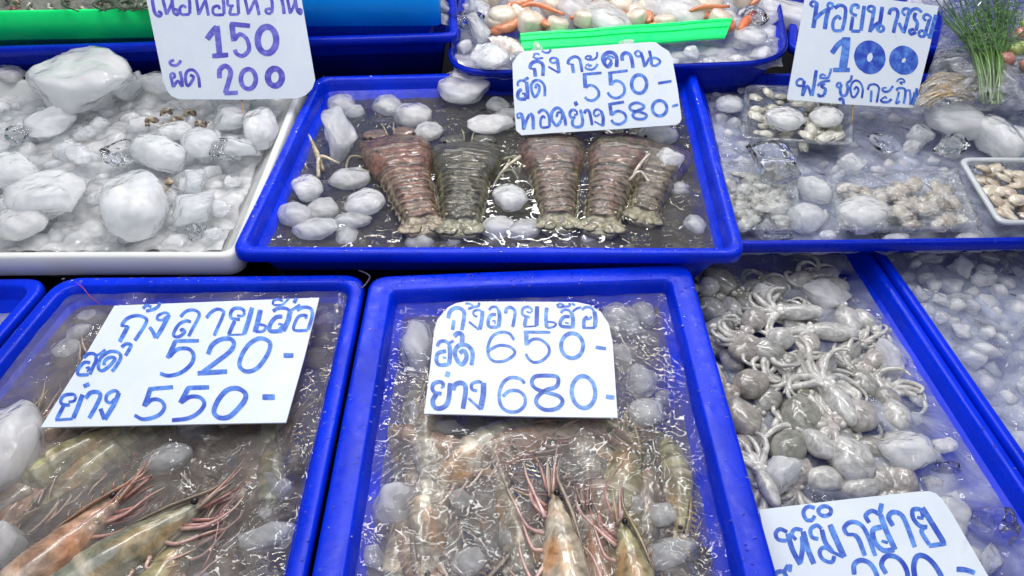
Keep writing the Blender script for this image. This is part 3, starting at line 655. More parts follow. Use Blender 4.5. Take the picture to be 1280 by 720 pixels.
F1 = (940, 600, 4.267, [
 (20, [(185, 325), (140, 318), (126, 285), (150, 262), (188, 278)]), (26, [(190, 285), (215, 370), (258, 452)]), (24, [(258, 440), (270, 360), (268, 300)]), (20, [(235, 320), (212, 290), (230, 262), (270, 268)]), (28, [(272, 275), (298, 370), (330, 448)]),
 (20, [(325, 215), (290, 212), (274, 170), (300, 142), (335, 150)]), (18, [(322, 215), (335, 190)]), (20, E(388, 166, 34, 26), 1),
 (20, [(355, 315), (320, 305), (312, 265), (345, 242), (372, 262)]), (24, [(372, 265), (390, 330), (430, 385)]), (20, [(430, 385), (385, 360), (360, 385), (380, 425), (425, 438), (440, 405)]), (18, [(430, 385), (488, 412)]), (30, [(415, 238), (450, 320), (492, 412)]),
 (22, [(505, 290), (492, 255), (525, 225), (575, 235), (612, 285), (658, 405)]), (24, [(545, 290), (570, 320), (602, 405)]), (18, [(502, 290), (548, 292)]),
 (22, [(625, 228), (606, 190), (640, 165), (682, 185)]), (28, [(685, 185), (715, 270), (764, 372)]), (24, [(680, 182), (692, 125)]), (26, [(690, 250), (645, 268), (655, 330), (700, 375), (760, 372)]), (16, [(690, 325), (725, 335)]),
 (24, [(752, 245), (728, 200), (750, 172), (795, 185), (825, 240), (868, 358)]),
 (22, [(915, 200), (900, 160), (858, 160), (860, 205), (895, 245), (935, 252)]), (22, [(915, 252), (905, 280), (945, 345)]), (22, [(942, 352), (1036, 338)]), (28, [(908, 148), (965, 240), (1024, 336)]), (16, [(915, 205), (880, 200)]),
 (22, [(110, 520), (140, 490), (175, 500), (205, 590)]), (18, [(165, 500), (192, 452)]), (20, [(205, 450), (200, 490)]),
 (24, [(545, 505), (545, 450), (585, 428), (635, 452), (668, 520), (640, 560), (690, 620), (650, 670), (590, 650)]),
 (24, [(715, 500), (690, 450), (715, 408), (770, 412), (815, 460), (830, 530), (800, 640)]), (24, [(800, 645), (900, 630)]),
 (26, [(985, 470), (930, 412), (880, 408), (862, 470), (885, 570), (935, 625), (1000, 620), (1020, 550)], 1),
 (26, [(1090, 476), (1140, 480), (1188, 496)])])
oF = [(949, 637), (1050, 625), (1146, 614.5), (1162, 614), (1170, 617), (1178, 624), (1190, 642), (1212, 680), (1240, 728), (1270, 780), (1100, 800), (985, 810), (962, 700)]
sign("white board reading hmuek sai and 320 in bright blue Thai writing, lying on the octopuses", oF, (1060, 620), ZO+0.012, (0.0, -0.12, 0.99), M_INK_B, [F1])
# ------------------------------------------------------------------ ice
import bmesh
def ico(sub):
    bm = bmesh.new(); bmesh.ops.create_icosphere(bm, subdivisions=sub, radius=1)
    v = [x.co.copy() for x in bm.verts]; f = [tuple(q.index for q in x.verts) for x in bm.faces]; bm.free(); return v, f
ICO3 = ico(3); ICO4 = ico(4)
def ice_mesh(name, seed, kind, mat):
    r = random.Random(seed); V, Fc = ICO4
    planes = []
    nP = {'block': 12, 'pebble': 6, 'shard': 13}[kind]
    for _ in range(nP):
        d = Vector((r.gauss(0, 1), r.gauss(0, 1), r.gauss(0, 1))).normalized()
        planes.append((d, r.uniform(*{'block': (0.45, 0.85), 'pebble': (0.72, 0.92), 'shard': (0.35, 0.75)}[kind])))
    out = []
    for v in V:
        p = v.copy()
        for d, h in planes:
            k = p.dot(d)-h
            if k > 0: p -= d*k*(1.0 if kind != 'pebble' else 0.8)
        n = noise.noise(v*1.6+Vector((seed, 0, 0)))*0.13+noise.noise(v*2.6+Vector((seed, 5, 0)))*0.12+noise.noise(v*5.5+Vector((seed, 2, 0)))*0.035+noise.noise(v*11+Vector((seed, 9, 0)))*0.012
        out.append(p*(1+n*(1 if kind != 'pebble' else 0.6)))
    
    m = MB(); m.add(out, Fc); m2 = bpy.data.meshes.new(name)
    m2.from_pydata([tuple(v) for v in m.v], [], m.f); m2.materials.append(mat)
    m2.polygons.foreach_set("use_smooth", [True]*len(m2.polygons)); m2.update(); return m2
ICE = {}
for kd, n in (('block', 9), ('pebble', 8), ('shard', 7)):
    ICE[kd] = [ice_mesh("ice_"+kd, 10+i*7+len(kd), kd, M_ICE) for i in range(n)]
ICEW = [ice_mesh("ice_white", 200+i, 'block', M_ICE_W) for i in range(6)]+[ice_mesh("ice_white", 230+i, 'pebble', M_ICE_W) for i in range(4)]
ICEC = [ice_mesh("ice_clear", 300+i, 'shard', M_ICE_C) for i in range(6)]
def ice_at(loc, size, meshes, rot=None, r=R):
    o = bpy.data.objects.new("ice_lump", r.choice(meshes) if isinstance(meshes, list) else meshes); COL.objects.link(o)
    o.location = loc; o.scale = size
    o.rotation_euler = rot or (r.uniform(-.5, .5), r.uniform(-.5, .5), r.uniform(0, 6.28)); return o
def ice_px(px, py, z, wpx, hpx, meshes, label, group=None, ang=0, thick=0.6, lift=0.0):
    """one lump the photograph shows: centre, width and height in photo pixels"""
    p = P(px, py, z); k = (p-Vector((0, 0, H))).dot(Vector((0, cos(TH), -sin(TH))))/F
    a = math.atan2(H-z, p.y)                       # view angle: a horizontal depth looks shorter
    sx_ = wpx*k/2; sv = hpx*k/2
    # visible height = depth*sin(a) + thickness*cos(a)
    sz = sv*thick/(cos(a)+1e-6)*0.75; sy = max(sv*0.5, math.sqrt(max(1e-8, sv*sv-(sz*cos(a))**2))/sin(a))
    o = ice_at(p+Vector((0, 0, lift)), (sx_*1.12, sy*1.1, sz*1.1), meshes, (0, 0, ang))
    return tag(o, label, "ice", group)

CRUSH = MB()
def scatter(q, inset, z0, z1, n, smin, smax, meshes, label, group, mindist=0.8, avoid=(), seed=1, flat_=(0.5, 0.85), ind=20, umin=0, umax=1):
    """n lumps strewn over a tray: the `ind` largest are things, the rest go to the crushed ice"""
    r = random.Random(seed); q = offset_quad(q, inset); got = []; tries = 0
    while len(got) < n and tries < n*60:
        tries += 1
        p = inq(q, r.uniform(umin, umax), r.uniform(0, 1))
        d = Vector((p.x, p.y, z0))-Vector((0, 0, H)); dep = d.dot(Vector((0, cos(TH), -sin(TH))))
        if dep <= 0.05: continue
        sxp = 640+F*d.x/dep; syp = 360-F*d.dot(Vector((0, sin(TH), cos(TH))))/dep
        if sxp < -40 or sxp > 1320 or syp > 750 or syp < -30: continue
        if any(a[0] < sxp < a[2] and a[1] < syp < a[3] for a in avoid): continue
        s = r.uniform(smin, smax)
        if any((p-g[0]).length < (s+g[1])*mindist for g in got): continue
        got.append((p, s, r.uniform(z0, z1)))
    got.sort(key=lambda g: -g[1]-(g[2]-z0)*2)
    for i, (p, s, z) in enumerate(got):
        size = (s*r.uniform(.85, 1.25), s*r.uniform(.75, 1.1), s*r.uniform(*flat_)); rot = (r.uniform(-.5, .5), r.uniform(-.5, .5), r.uniform(0, 6.28))
        if i < ind:
            o = ice_at((p.x, p.y, z), size, meshes, rot, r); tag(o, label, "ice", group)
        else:
            mt = r.choice(SMALL); M = Matrix.Translation((p.x, p.y, z-.003)) @ (Matrix.Rotation(rot[2], 4, 'Z') @ Matrix.Rotation(rot[0], 4, 'X')) @ Matrix.Diagonal((*size, 1))
            CRUSH.add([M @ v for v in mt], ICO3[1])
    return got
def small_verts(seed):
    global ICO4
    keep = ICO4; ICO4 = ICO3; m = ice_mesh("ice_small", seed, 'block', M_ICE); ICO4 = keep
    v = [x.co.copy() for x in m.vertices]; bpy.data.meshes.remove(m); return v
SMALL = [small_verts(400+i) for i in range(6)]

# white box: a packed bed of lumps, then the big ones on top
scatter(Q_WH, 0.040, ZW-0.048, ZW-0.030, 170, 0.022, 0.034, ICE['block']+ICE['shard'], "small broken ice lump packed low in the white box", "small ice in the white box", 0.52, seed=3, ind=0)
scatter(Q_WH, 0.045, ZW-0.022, ZW-0.008, 110, 0.012, 0.024, ICE['block']+ICE['shard']+ICEC[:3], "broken ice lump lying on the heap in the white box", "ice heap in the white box", 0.62, seed=4, ind=44)
big = [(97, 92, 0.318, 104, 96, 0.9, "big jagged white ice block poking up before the blue tub, by the 150 sign", ICEW),
 (8, 92, 0.30, 32, 28, 1, "white ice lump at the picture edge beyond the big jagged block", ICEW),
 (18, 165, 0.300, 34, 32, 2, "glassy wet ice lump at the picture edge in the white box", ICEC),
 (63, 150, 0.295, 62, 40, 3, "flat grey ice slab below the big jagged block", ICE['block']),
 (15, 215, 0.302, 50, 50, 4, "thick white ice lump at the picture edge in the white box, above the broad one", ICEW),
 (68, 246, 0.304, 86, 74, 5, "broad white ice lump in the white box, left of the upright oval one", ICEW),
 (167, 256, 0.304, 74, 84, 0.3, "upright oval white ice lump in the front of the white box", ICEW),
 (243, 256, 0.300, 72, 44, 0.5, "wide white ice lump at the front corner of the white box", ICE['block']),
 (26, 278, 0.296, 60, 42, 2.6, "white ice lump at the front rim and picture edge of the white box", ICEW),
 (200, 192, 0.302, 46, 56, 1.1, "pale pear-shaped ice lump beside the snails", ICEW),
 (253, 178, 0.302, 46, 36, 0.7, "smooth ice lump right under the middle of the 150 sign", ICE['pebble']),
 (278, 190, 0.300, 46, 34, 2.1, "sparkling wet ice lump near the right wall of the white box", ICEC),
 (300, 186, 0.300, 36, 44, 1.8, "frosted ice lump against the right wall of the white box", ICE['block']),
 (218, 163, 0.298, 40, 22, 0.2, "small long ice lump just below the snails", ICEW),
 (243, 223, 0.298, 38, 34, 0.4, "squarish frosted ice lump above the wide corner lump", ICE['block']),
 (158, 108, 0.300, 52, 40, 2.8, "grey ice slab right of the big jagged block", ICE['block']),
 (195, 100, 0.300, 44, 34, 1.2, "bluish ice lump half hidden by the left edge of the 150 sign", ICE['block']),
 (100, 196, 0.300, 44, 30, 1.7, "small wedge of ice in the middle of the white box", ICE['shard']),
 (150, 190, 0.298, 50, 34, 0.9, "clear rippled ice lump in the middle of the white box", ICEC),
 (290, 142, 0.296, 60, 36, 0.4, "dull ice lump behind the stick of the 150 sign", ICE['block']),
 (325, 160, 0.298, 40, 50, 0.2, "tall pale ice lump leaning on the right wall of the white box", ICEW)]
for x, y, z, w_, h_, an, lab, ms in big: ice_px(x, y, z-0.004, w_, h_, ms, lab, None, an, 0.85)

# lobster tray
lob = [(583, 107, 0.290, 66, 40, 2.6, "long white ice lump on the back rim of the lobster tray", ICEW),
 (423, 170, 0.288, 50, 70, 0.2, "tall wet ice lump by the tan leg tips, in the corner of the lobster tray", ICE['block']),
 (514, 143, 0.280, 42, 32, 1.0, "round ice lump behind the reddish lobster, by the back wall", ICE['pebble']),
 (484, 132, 0.276, 34, 26, 0.5, "bluish ice lump against the back wall of the lobster tray", ICE['pebble']),
 (428, 130, 0.276, 34, 24, 0.5, "pale ice lump in the far left corner of the lobster tray", ICE['pebble']),
 (614, 155, 0.283, 52, 26, 0.1, "flat oval white ice lump left of the 550 sign", ICEW),
 (535, 164, 0.280, 32, 22, 0.3, "small oval ice lump between the two left lobsters' heads", ICE['pebble']),
 (383, 235, 0.284, 36, 32, 0.4, "white ice lump against the left wall of the lobster tray", ICEW),
 (437, 222, 0.280, 48, 28, 0.1, "oval cloudy ice lump left of the reddish lobster", ICE['pebble']),
 (456, 253, 0.285, 46, 32, 0.3, "bright white ice lump beside the reddish lobster's tail", ICEW),
 (369, 270, 0.280, 36, 34, 0.8, "bluish ice lump above the front left corner of the lobster tray", ICE['pebble']),
 (405, 262, 0.278, 40, 28, 0.8, "glossy bluish ice lump in the left of the lobster tray", ICE['pebble']),
 (394, 286, 0.281, 54, 26, 0.1, "bluish ice lump at the front left rim of the lobster tray", ICE['pebble']),
 (440, 276, 0.278, 44, 20, 0.1, "half sunk ice lump at the front wall, left of the reddish lobster", ICE['pebble']),
 (636, 247, 0.285, 40, 32, 0.4, "white ice lump between the olive lobster and the middle one", ICEW),
 (622, 283, 0.278, 40, 26, 0.4, "glossy ice lump at the front wall right of the olive lobster", ICE['pebble']),
 (655, 287, 0.276, 50, 24, 0.4, "bluish ice lump at the front wall before the middle lobster", ICE['pebble']),
 (836, 202, 0.288, 42, 32, 0.2, "white ice lump against the right wall of the lobster tray", ICEW),
 (822, 168, 0.280, 46, 26, 0.2, "pale ice lump under the right corner of the 550 sign", ICE['pebble']),
 (868, 282, 0.272, 26, 26, 0.2, "faint sunken ice lump in the front right corner of the lobster tray", ICE['pebble'])]
for x, y, z, w_, h_, an, lab, ms in lob: ice_px(x, y, z-0.003, w_, h_, ms, lab, None, an, 0.8)
scatter(Q_LOB, 0.05, ZWB-0.016, ZWB-0.006, 34, 0.013, 0.024, ICE['pebble'], "sunken ice lump in the cloudy water of the lobster tray", "sunken ice of the lobster tray", 0.8, seed=8, ind=12, avoid=[(450, 160, 830, 300)])

# prawn trays
pr = [(15, 565, ZWL+0.010, 66, 120, 0.1, "large white ice lump at the picture edge in the left prawn tray", ICEW),
 (207, 574, ZWL+0.004, 60, 34, 0.4, "white ice lump between the prawn heads and the 520 sign", ICEW),
 (50, 560, ZWL+0.001, 46, 30, 0.9, "frosted ice lump under the lower left corner of the 520 sign", ICE['block']),
 (262, 533, ZWL+0.001, 70, 30, 0.2, "frosted flat ice lump under the lower edge of the 520 sign", ICE['block']),
 (335, 668, ZWL+0.003, 66, 44, 0.2, "glazed ice lump at the right wall of the left prawn tray", ICE['block']),
 (345, 612, ZWL+0.003, 36, 50, 1.2, "small ice lump against the right wall of the left prawn tray", ICE['block']),
 (12, 690, ZWL+0.003, 40, 70, 0.2, "ice lump in the lower picture corner beside the orange prawn", ICE['pebble']),
 (110, 400, ZWL-0.002, 40, 26, 0.3, "bluish ice lump in the far corner behind the 520 sign", ICE['pebble']),
 (85, 440, ZWL-0.002, 40, 34, 0.3, "dim ice lump left of the 520 sign", ICE['pebble']),
 (163, 545, ZWL+0.002, 22, 36, 0.3, "narrow icicle-like ice sliver under the 520 sign", ICE['shard']),
 (521, 436, ZWM+0.002, 42, 70, 0.2, "tall cloudy ice lump left of the 650 sign", ICE['pebble']),
 (772, 398, ZWM+0.002, 42, 48, 0.5, "cloudy ice lump at the upper right corner of the 650 sign", ICE['pebble']),
 (805, 393, ZWM+0.003, 30, 32, 0.2, "round cloudy ice lump in the far right corner of the right prawn tray", ICE['pebble']),
 (795, 413, ZWM+0.004, 28, 24, 0.2, "small sparkling ice lump below two cloudy round ones", ICE['block']),
 (808, 517, ZWM+0.006, 44, 36, 0.2, "round white ice lump right of the 680 price", ICEW),
 (788, 462, ZWM-0.001, 60, 16, 2.5, "thin slanted ice sliver right of the 650 sign", ICE['shard']),
 (776, 446, ZWM-0.002, 26, 36, 0.2, "dim ice lump at the right edge of the 650 sign", ICE['pebble']),
 (627, 552, ZWM+0.004, 56, 40, 0.1, "square glassy ice lump under the lower edge of the 650 sign", ICE['block']),
 (563, 538, ZWM+0.003, 60, 30, 0.1, "wide grey ice lump under the lower left of the 650 sign", ICE['block']),
 (519, 514, ZWM+0.003, 30, 34, 0.1, "small wet ice lump at the lower left corner of the 650 sign", ICE['block']),
 (828, 640, ZWM+0.006, 48, 36, 0.1, "whitish square ice lump beside the small prawn heads, by the right wall", ICEW),
 (835, 690, ZWM+0.004, 70, 50, 0.1, "large bluish ice lump low by the right wall of the right prawn tray", ICE['block']),
 (870, 700, ZWM+0.006, 40, 34, 0.9, "clear ringed ice lump in the lower right corner of the right prawn tray", ICEC),
 (500, 640, ZWM+0.001, 60, 70, 0.3, "large dull ice lump by the left wall of the right prawn tray", ICE['block']),
 (470, 700, ZWM+0.002, 46, 40, 0.3, "glazed ice lump low at the left wall of the right prawn tray", ICE['block']),
 (575, 628, ZWM+0.002, 40, 32, 0.3, "small bright ice lump among the submerged prawns", ICE['block']),
 (585, 705, ZWM+0.003, 40, 36, 0.3, "pinkish ice lump left of the upright prawn's belly", ICE['pebble']),
 (640, 680, ZWM+0.002, 30, 40, 0.3, "little dim ice lump between the prawn's pale swimming legs", ICE['block'])]
for x, y, z, w_, h_, an, lab, ms in pr: ice_px(x, y, z-0.006, w_, h_, ms, lab, None, an, 0.7)
scatter(Q_LEFT, 0.045, ZWL-0.020, ZWL-0.004, 34, 0.010, 0.020, ICE['pebble']+ICE['block'], "small sunken ice lump in the left prawn tray", "sunken ice of the left prawn tray", 0.9, seed=9, ind=8)
scatter(Q_MID, 0.05, ZWM-0.022, ZWM-0.004, 50, 0.009, 0.020, ICE['pebble']+ICE['block'], "small sunken ice lump in the right prawn tray", "sunken ice of the right prawn tray", 0.9, seed=10, ind=14)

# octopus tray
oc = [(978, 593, ZWO+0.016, 62, 44, 0.5, "smooth egg-shaped white ice lump above the 320 sign", ICEW),
 (1135, 560, ZWO+0.012, 66, 60, 0.5, "big frosted ice lump at the right of the octopus heap", ICEW),
 (1180, 555, ZWO+0.012, 30, 26, 0.2, "small yellowish white ice lump beside the big frosted one", ICEW),
 (1182, 583, ZWO+0.008, 42, 16, 0.1, "short glassy ice stick right of the octopus heap", ICEC),
 (955, 367, ZWO+0.012, 34, 26, 0.5, "white ice lump near the back of the octopus tray", ICEW),
 (1030, 372, ZWO+0.004, 70, 46, 0.3, "large cloudy ice mass at the back of the octopus tray", ICE['block']),
 (945, 462, ZWO+0.010, 28, 22, 0.5, "little white ice ball nestled between octopus arms", ICEW),
 (1110, 455, ZWO+0.004, 50, 60, 0.5, "faceted clear ice lump in the right of the octopus tray", ICE['shard']),
 (1100, 435, ZWO+0.008, 30, 24, 0.5, "small glassy ice shard by the right wall of the octopus tray", ICEC),
 (1185, 640, ZWO+0.006, 70, 60, 0.8, "glassy ice lump beside the upper right corner of the 320 sign", ICE['shard']),
 (1230, 650, ZWO+0.006, 60, 70, 0.8, "domed clear ice lump by the right wall of the octopus tray", ICEC),
 (1235, 700, ZWO+0.004, 60, 40, 0.8, "wet ice lump right of the 320 sign", ICE['shard'])]
for x, y, z, w_, h_, an, lab, ms in oc: ice_px(x, y, z-0.006, w_, h_, ms, lab, None, an, 0.7)
scatter(Q_OCT, 0.035, ZWO-0.014, ZWO-0.002, 26, 0.010, 0.022, ICE['shard']+ICE['block'], "sunken ice lump along the right side of the octopus tray", "sunken ice of the octopus tray", 0.8, seed=12, ind=12, umin=0.5)
scatter(Q_FR, 0.03, ZO-0.026, ZO-0.012, 110, 0.010, 0.022, ICE['block']+ICE['shard']+ICEC[:3], "crushed ice lump in the tray past the octopuses", "crushed ice past the octopuses", 0.6, seed=13, ind=22)
scatter(Q_FL, 0.03, Z1-0.052, Z1-0.040, 14, 0.010, 0.022, ICE['block']+ICE['shard'], "ice lump in the edge tray below the white box", "ice of the edge tray", 0.7, seed=14, ind=4)

# oyster tray
oy = [(960, 200, 0.292, 54, 60, 0.4, "tall clear glassy ice lump standing in the oyster tray", ICEC[1]),
 (980, 232, 0.270, 42, 18, 0.1, "flat clear ice disc lying below the tall glassy lump", ICEC),
 (1018, 238, 0.270, 30, 34, 0.6, "bluish ice lump right of the clear ice disc", ICE['pebble']),
 (1008, 272, 0.268, 44, 34, 0.6, "bluish ice lump at the front of the oyster tray, left of the wrapped pack", ICE['pebble']),
 (1078, 268, 0.275, 70, 42, 0.6, "broad frosted ice lump resting on the wrapped oyster pack", ICEW),
 (1066, 206, 0.274, 40, 26, 0.6, "small ice lump behind the wrapped oyster pack", ICE['block']),
 (1195, 150, 0.290, 64, 46, 0.6, "large round grey ice lump under the herb bag", ICE['pebble']),
 (1190, 185, 0.280, 56, 34, 0.6, "wet clear ice lump in front of the large round grey one", ICEC),
 (1247, 172, 0.290, 38, 56, 0.1, "cone-shaped white ice lump behind the right plastic box", ICEW),
 (1274, 175, 0.288, 26, 34, 0.1, "dull bluish ice lump at the right picture edge behind the plastic box", ICE['pebble']),
 (1110, 182, 0.272, 44, 34, 0.7, "clear ice lump behind the wrapped pack near the sign stick", ICEC),
 (1150, 165, 0.276, 44, 30, 0.7, "clear ice lump right of the 100 sign's stick", ICE['shard']),
 (912, 130, 0.272, 34, 20, 0.7, "sunken pale ice lump in the far left corner of the oyster tray", ICE['pebble']),
 (980, 148, 0.296, 46, 28, 0.3, "domed white ice lump inside the small clear box below the 100 sign", ICEW),
 (1033, 146, 0.296, 40, 24, 0.8, "pointed white ice lump on the right of the small clear box", ICEW),
 (970, 294, 0.268, 50, 14, 0.1, "scatter of wet ice at the front rim, below the clear ice disc", ICEC),
 (1036, 294, 0.267, 22, 12, 0.1, "little white ice chip on the front rim of the oyster tray", ICE['pebble']),
 (1122, 298, 0.267, 34, 12, 0.1, "flat ice chip on the front rim below the wrapped pack", ICE['pebble']),
 (1212, 297, 0.266, 32, 12, 0.1, "flat clear ice chip on the front rim before the plastic box", ICE['pebble'])]
for x, y, z, w_, h_, an, lab, ms in oy: ice_px(x, y, z-0.004, w_, h_, ms, lab, None, an, 0.9)
scatter(Q_OYS, 0.03, ZR-0.026, ZR-0.014, 120, 0.009, 0.020, ICE['shard']+ICEC+ICE['block'], "wet clear ice lump between the oyster packs", "clear ice of the oyster tray", 0.65, seed=15, ind=26)

# a continuous bed of crushed ice below the lumps
def icebed(q, inset, z, amp=.012, n=110):
    q = offset_quad(q, inset); vs = []; fs = []
    for j in range(n+1):
        for i in range(n+1):
            p = inq(q, i/n, j/n); d = noise.voronoi(Vector((p.x*42, p.y*42, 0)))[0]
            vs.append((p.x, p.y, z+amp*(.5-min(1, d[0])**2)+.004*noise.noise(Vector((p.x*25, p.y*25, 2)))))
    for j in range(n):
        for i in range(n): a = j*(n+1)+i; fs.append((a, a+1, a+n+2, a+n+1))
    CRUSH.add(vs, fs)
icebed(Q_WH, 0.030, ZW-0.019, n=190); icebed(Q_FR, 0.015, ZO-0.030); icebed(Q_OYS, 0.012, ZR-0.027, .008); icebed(Q_SC, 0.010, ZS-0.016, .010)
# ------------------------------------------------------------------ prawns
def prawn(loc, head, dorsal, L, pal, label, group=None, bend=0.7, seed=0, spread=1.0, ant=True):
    """loc: middle of the carapace; head: direction it points; dorsal: where its back faces"""
    r = random.Random(seed); m = MB()
    shell, belly, spot, leg = pal
    NS = 64; NC = 18
    def rad(s):
        K = [(0, .012), (.05, .026), (.12, .044), (.22, .064), (.34, .075), (.42, .072), (.55, .070), (.7, .060), (.82, .046), (.90, .036), (.97, .022), (1, .010)]
        for (a, x), (b, y) in zip(K, K[1:]):
            if s <= b: t = (s-a)/(b-a); t = t*t*(3-2*t); return x+(y-x)*t
        return .01
    pos = []; x = 0.0; z = 0.0; ang = 0.0
    for i in range(NS+1):
        s = i/NS; pos.append((Vector((x, 0, z)), ang))
        if s > .40: ang += bend*1.7/NS*(1+.5*(s > .8))
        x -= cos(ang)*L/NS*0.9; z -= sin(ang)*L/NS*0.9
    x0 = -0.2*L
    segs = [.42, .53, .635, .73, .81, .88]
    def at(s):
        i = min(NS, max(0, int(s*NS))); p, a = pos[i]; return p+Vector((-x0, 0, 0)), a
    rings = []; cols = []
    for i in range(NS+1):
        s = i/NS; p, a = at(s); rr_ = rad(s)*L
        tn = Vector((-cos(a), 0, -sin(a))); up = Vector((-sin(a), 0, cos(a)))
        if s > .42:
            k = max(q for q in segs if q <= s+1e-9); k2 = min([q for q in segs+[1.0] if q > s+1e-9], default=1.0)
            rr_ *= 1.0+0.07*(s-k)/(k2-k); edge = (s-k)/(k2-k)
        else:
            edge = 0; rr_ *= 1+.05*max(0, (s-.36)/.06)
        rg = []
        for j in range(NC):
            t = 2*pi*j/NC; cy = sin(t); cz = cos(t)
            w = 0.70*(1 if cz > 0 else (1-0.25*abs(cz)))
            zz = cz*1.0 if cz > 0 else cz*(1.12 if s > .42 else 1.0)
            crest = 0.10*max(0, cz)**6*(s < .42)-.07*math.exp(-((cz+.05-.25*(s-.2))/.10)**2)*(.06 < s < .40)
            rg.append(p+Vector((0, cy*rr_*w, 0))+up*(zz+crest)*rr_)
            d = 0.5+0.5*cz
            c = mix(belly, shell, min(1, 0.25+0.9*d))
            f = noise.noise(Vector((s*9+seed, cy*2, cz*2))); c = mix(c, tuple(q*.35 for q in shell), max(0, min(.75, (noise.noise(Vector((s*26+seed, cy*1.1, cz*1.4)))-.05)*2.2)))
            if .385 < s < .42: c = mix(c, (.72, .62, .48), .5)
            if s < .40 and abs(((s+.10*cz)*8.5) % 1-.5) < .07: c = mix(c, tuple(q*.5 for q in shell), .55*max(0, .4+cz))
            if s < .42: c = mix(c, spot, max(0, min(.85, 0.5*(1-abs(s-.22)/.16)+f*.8)) if (cz < .6) else 0.1)
            else:
                c = mix(c, tuple(q*0.42 for q in shell), 0.75 if edge > .80 else (0.22 if edge < .2 else 0))
                c = mix(c, (0.75, 0.68, 0.55), 0.25 if .55 < edge < .75 and cz > -.2 else 0)
            cols.append(c)
        rings.append(rg)
    m.rings(rings, cols)
    p0, a0 = at(0.02)
    # rostrum with teeth, antennal scales
    rl = .17*L
    tip = p0+Vector((rl, 0, .045*L))
    m.tube([at(.22)[0]+Vector((0, 0, .07*L)), at(.1)[0]+Vector((0, 0, .055*L)), p0+Vector((0.02*L, 0, .033*L)), p0+Vector((rl*.5, 0, .022*L)), tip], [.008*L, .014*L, .016*L, .011*L, .001*L], 8, 4, mix(shell, (0.20, .09, .06), .5), 0.45)
    for k in range(6):
        u = k/6; b = (at(.16)[0]+Vector((0, 0, .07*L))).lerp(p0+Vector((rl*.6, 0, .032*L)), u)
        m.tube([b, b+Vector((.016*L, 0, .014*L)), b+Vector((.03*L, 0, .013*L))], [.005*L, .003*L, .0006*L], 5, 2, mix(shell, (.2, .08, .05), .5))
    for sy in (-1, 1):
        m.tube([p0+Vector((0, sy*.02*L, -.01*L)), p0+Vector((.07*L, sy*.032*L, -.004*L)), p0+Vector((.14*L, sy*.028*L, .0))], [.014*L, .022*L, .005*L], 8, 4, mix(shell, (.6, .42, .32), .4), 0.3)
        # antennules
        m.tube([p0+Vector((.02*L, sy*.01*L, 0)), p0+Vector((.12*L, sy*.016*L, .02*L)), p0+Vector((.2*L, sy*.03*L, .045*L))], [.006*L, .004*L, .001*L], 5, 3, leg)
        if ant:
            a = [p0+Vector((.02*L, sy*.02*L, -.015*L)), p0+Vector((.12*L, sy*.04*L, -.03*L))]
            d = Vector((r.uniform(-.6, .6), sy*r.uniform(.1, .6), r.uniform(-.3, .3)))
            q = a[-1]
            for k in range(5): d = (d+Vector((-.34, r.uniform(-.5, .5), r.uniform(-.3, .1)))).normalized(); q = q+d*.065*L; a.append(q)
            m.tube(a, [.006*L, .004*L]+[.0022*L]*4+[.0012*L], 5, 4, mix(leg, (.35, .1, .08), .4))
        # walking legs and mouth parts
        for k in range(5):
            s = .10+.062*k; b, _ = at(s); b = b+Vector((0, sy*.018*L, -rad(s)*L*.85))
            fw = .08-.045*k+r.uniform(-.02, .02); sp = r.uniform(.3, 1.1)*spread
            j1 = b+Vector((fw*L*.8, sy*.025*L*sp, -.045*L*sp)); j2 = j1+Vector((.085*L, sy*.015*L*sp, (-.03+r.uniform(-.02, .02))*L*sp)); j3 = j2+Vector((.055*L, sy*.01*L, r.uniform(-.04, .02)*L*sp))
            m.tube([b, j1, j2, j3], [.0080*L, .0055*L, .0042*L, .0009*L], 6, 4, [mix(leg, belly, .4), leg, mix(leg, (.8, .5, .42), .4), (.75, .5, .35)])
        for k in range(3):   # feathery mouth parts
            b = at(.06+.02*k)[0]+Vector((0, sy*.012*L, -.03*L))
            m.tube([b, b+Vector((.06*L, sy*.012*L, -.04*L)), b+Vector((.11*L+.01*k*L, sy*.01*L, -.028*L-.01*k*L))], [.007*L, .005*L, .0015*L], 5, 3, mix(leg, (.4, .08, .07), .4))
        # swimmerets
        for k in range(5):
            s = .45+.098*k; b, a_ = at(s); up = Vector((-sin(a_), 0, cos(a_))); fwv = Vector((cos(a_), 0, sin(a_)))
            b = b-up*rad(s)*L*1.0+Vector((0, sy*.022*L, 0))
            c = mix(leg, (.55, .16, .16), .35)
            for q in (-1, 0, 1):
                m.tube([b, b-up*.035*L+fwv*.015*L*q, b-up*.075*L+fwv*(.025*q-.02)*L+Vector((0, sy*.014*L, 0))], [.009*L, .010*L, .002*L], 6, 3, c, 0.4)
    # tail fan
    pe, ae = at(.985); tn = Vector((-cos(ae), 0, -sin(ae)))
    for k in (-2, -1, 0, 1, 2):
        d = (tn+Vector((0, .42*k, 0))).normalized(); ln = (.13 if k else .11)*L
        m.tube([pe, pe+d*ln*.5, pe+d*ln*.9, pe+d*ln], [.010*L, .024*L if k else .014*L, .02*L if k else .008*L, .004*L], 8, 3, [shell, mix(shell, (.5, .2, .15), .4), mix(shell, (.45, .12, .1), .6), (.4, .1, .08)], 0.25)
    M = frame(loc, head, dorsal)
    o = m.build("prawn", M_PRAWN); o.matrix_world = M
    for sy in (-1, 1):
        e = MB(); e.ell(p0+Vector((.004*L, sy*.026*L, .016*L)), (.013*L, .011*L, .011*L), 12, 8); e.build("eye", M_EYE, o)
    return tag(o, label, "prawn", group)
def hd(p1, p2, z): return (P(*p2, z)-P(*p1, z)).normalized()
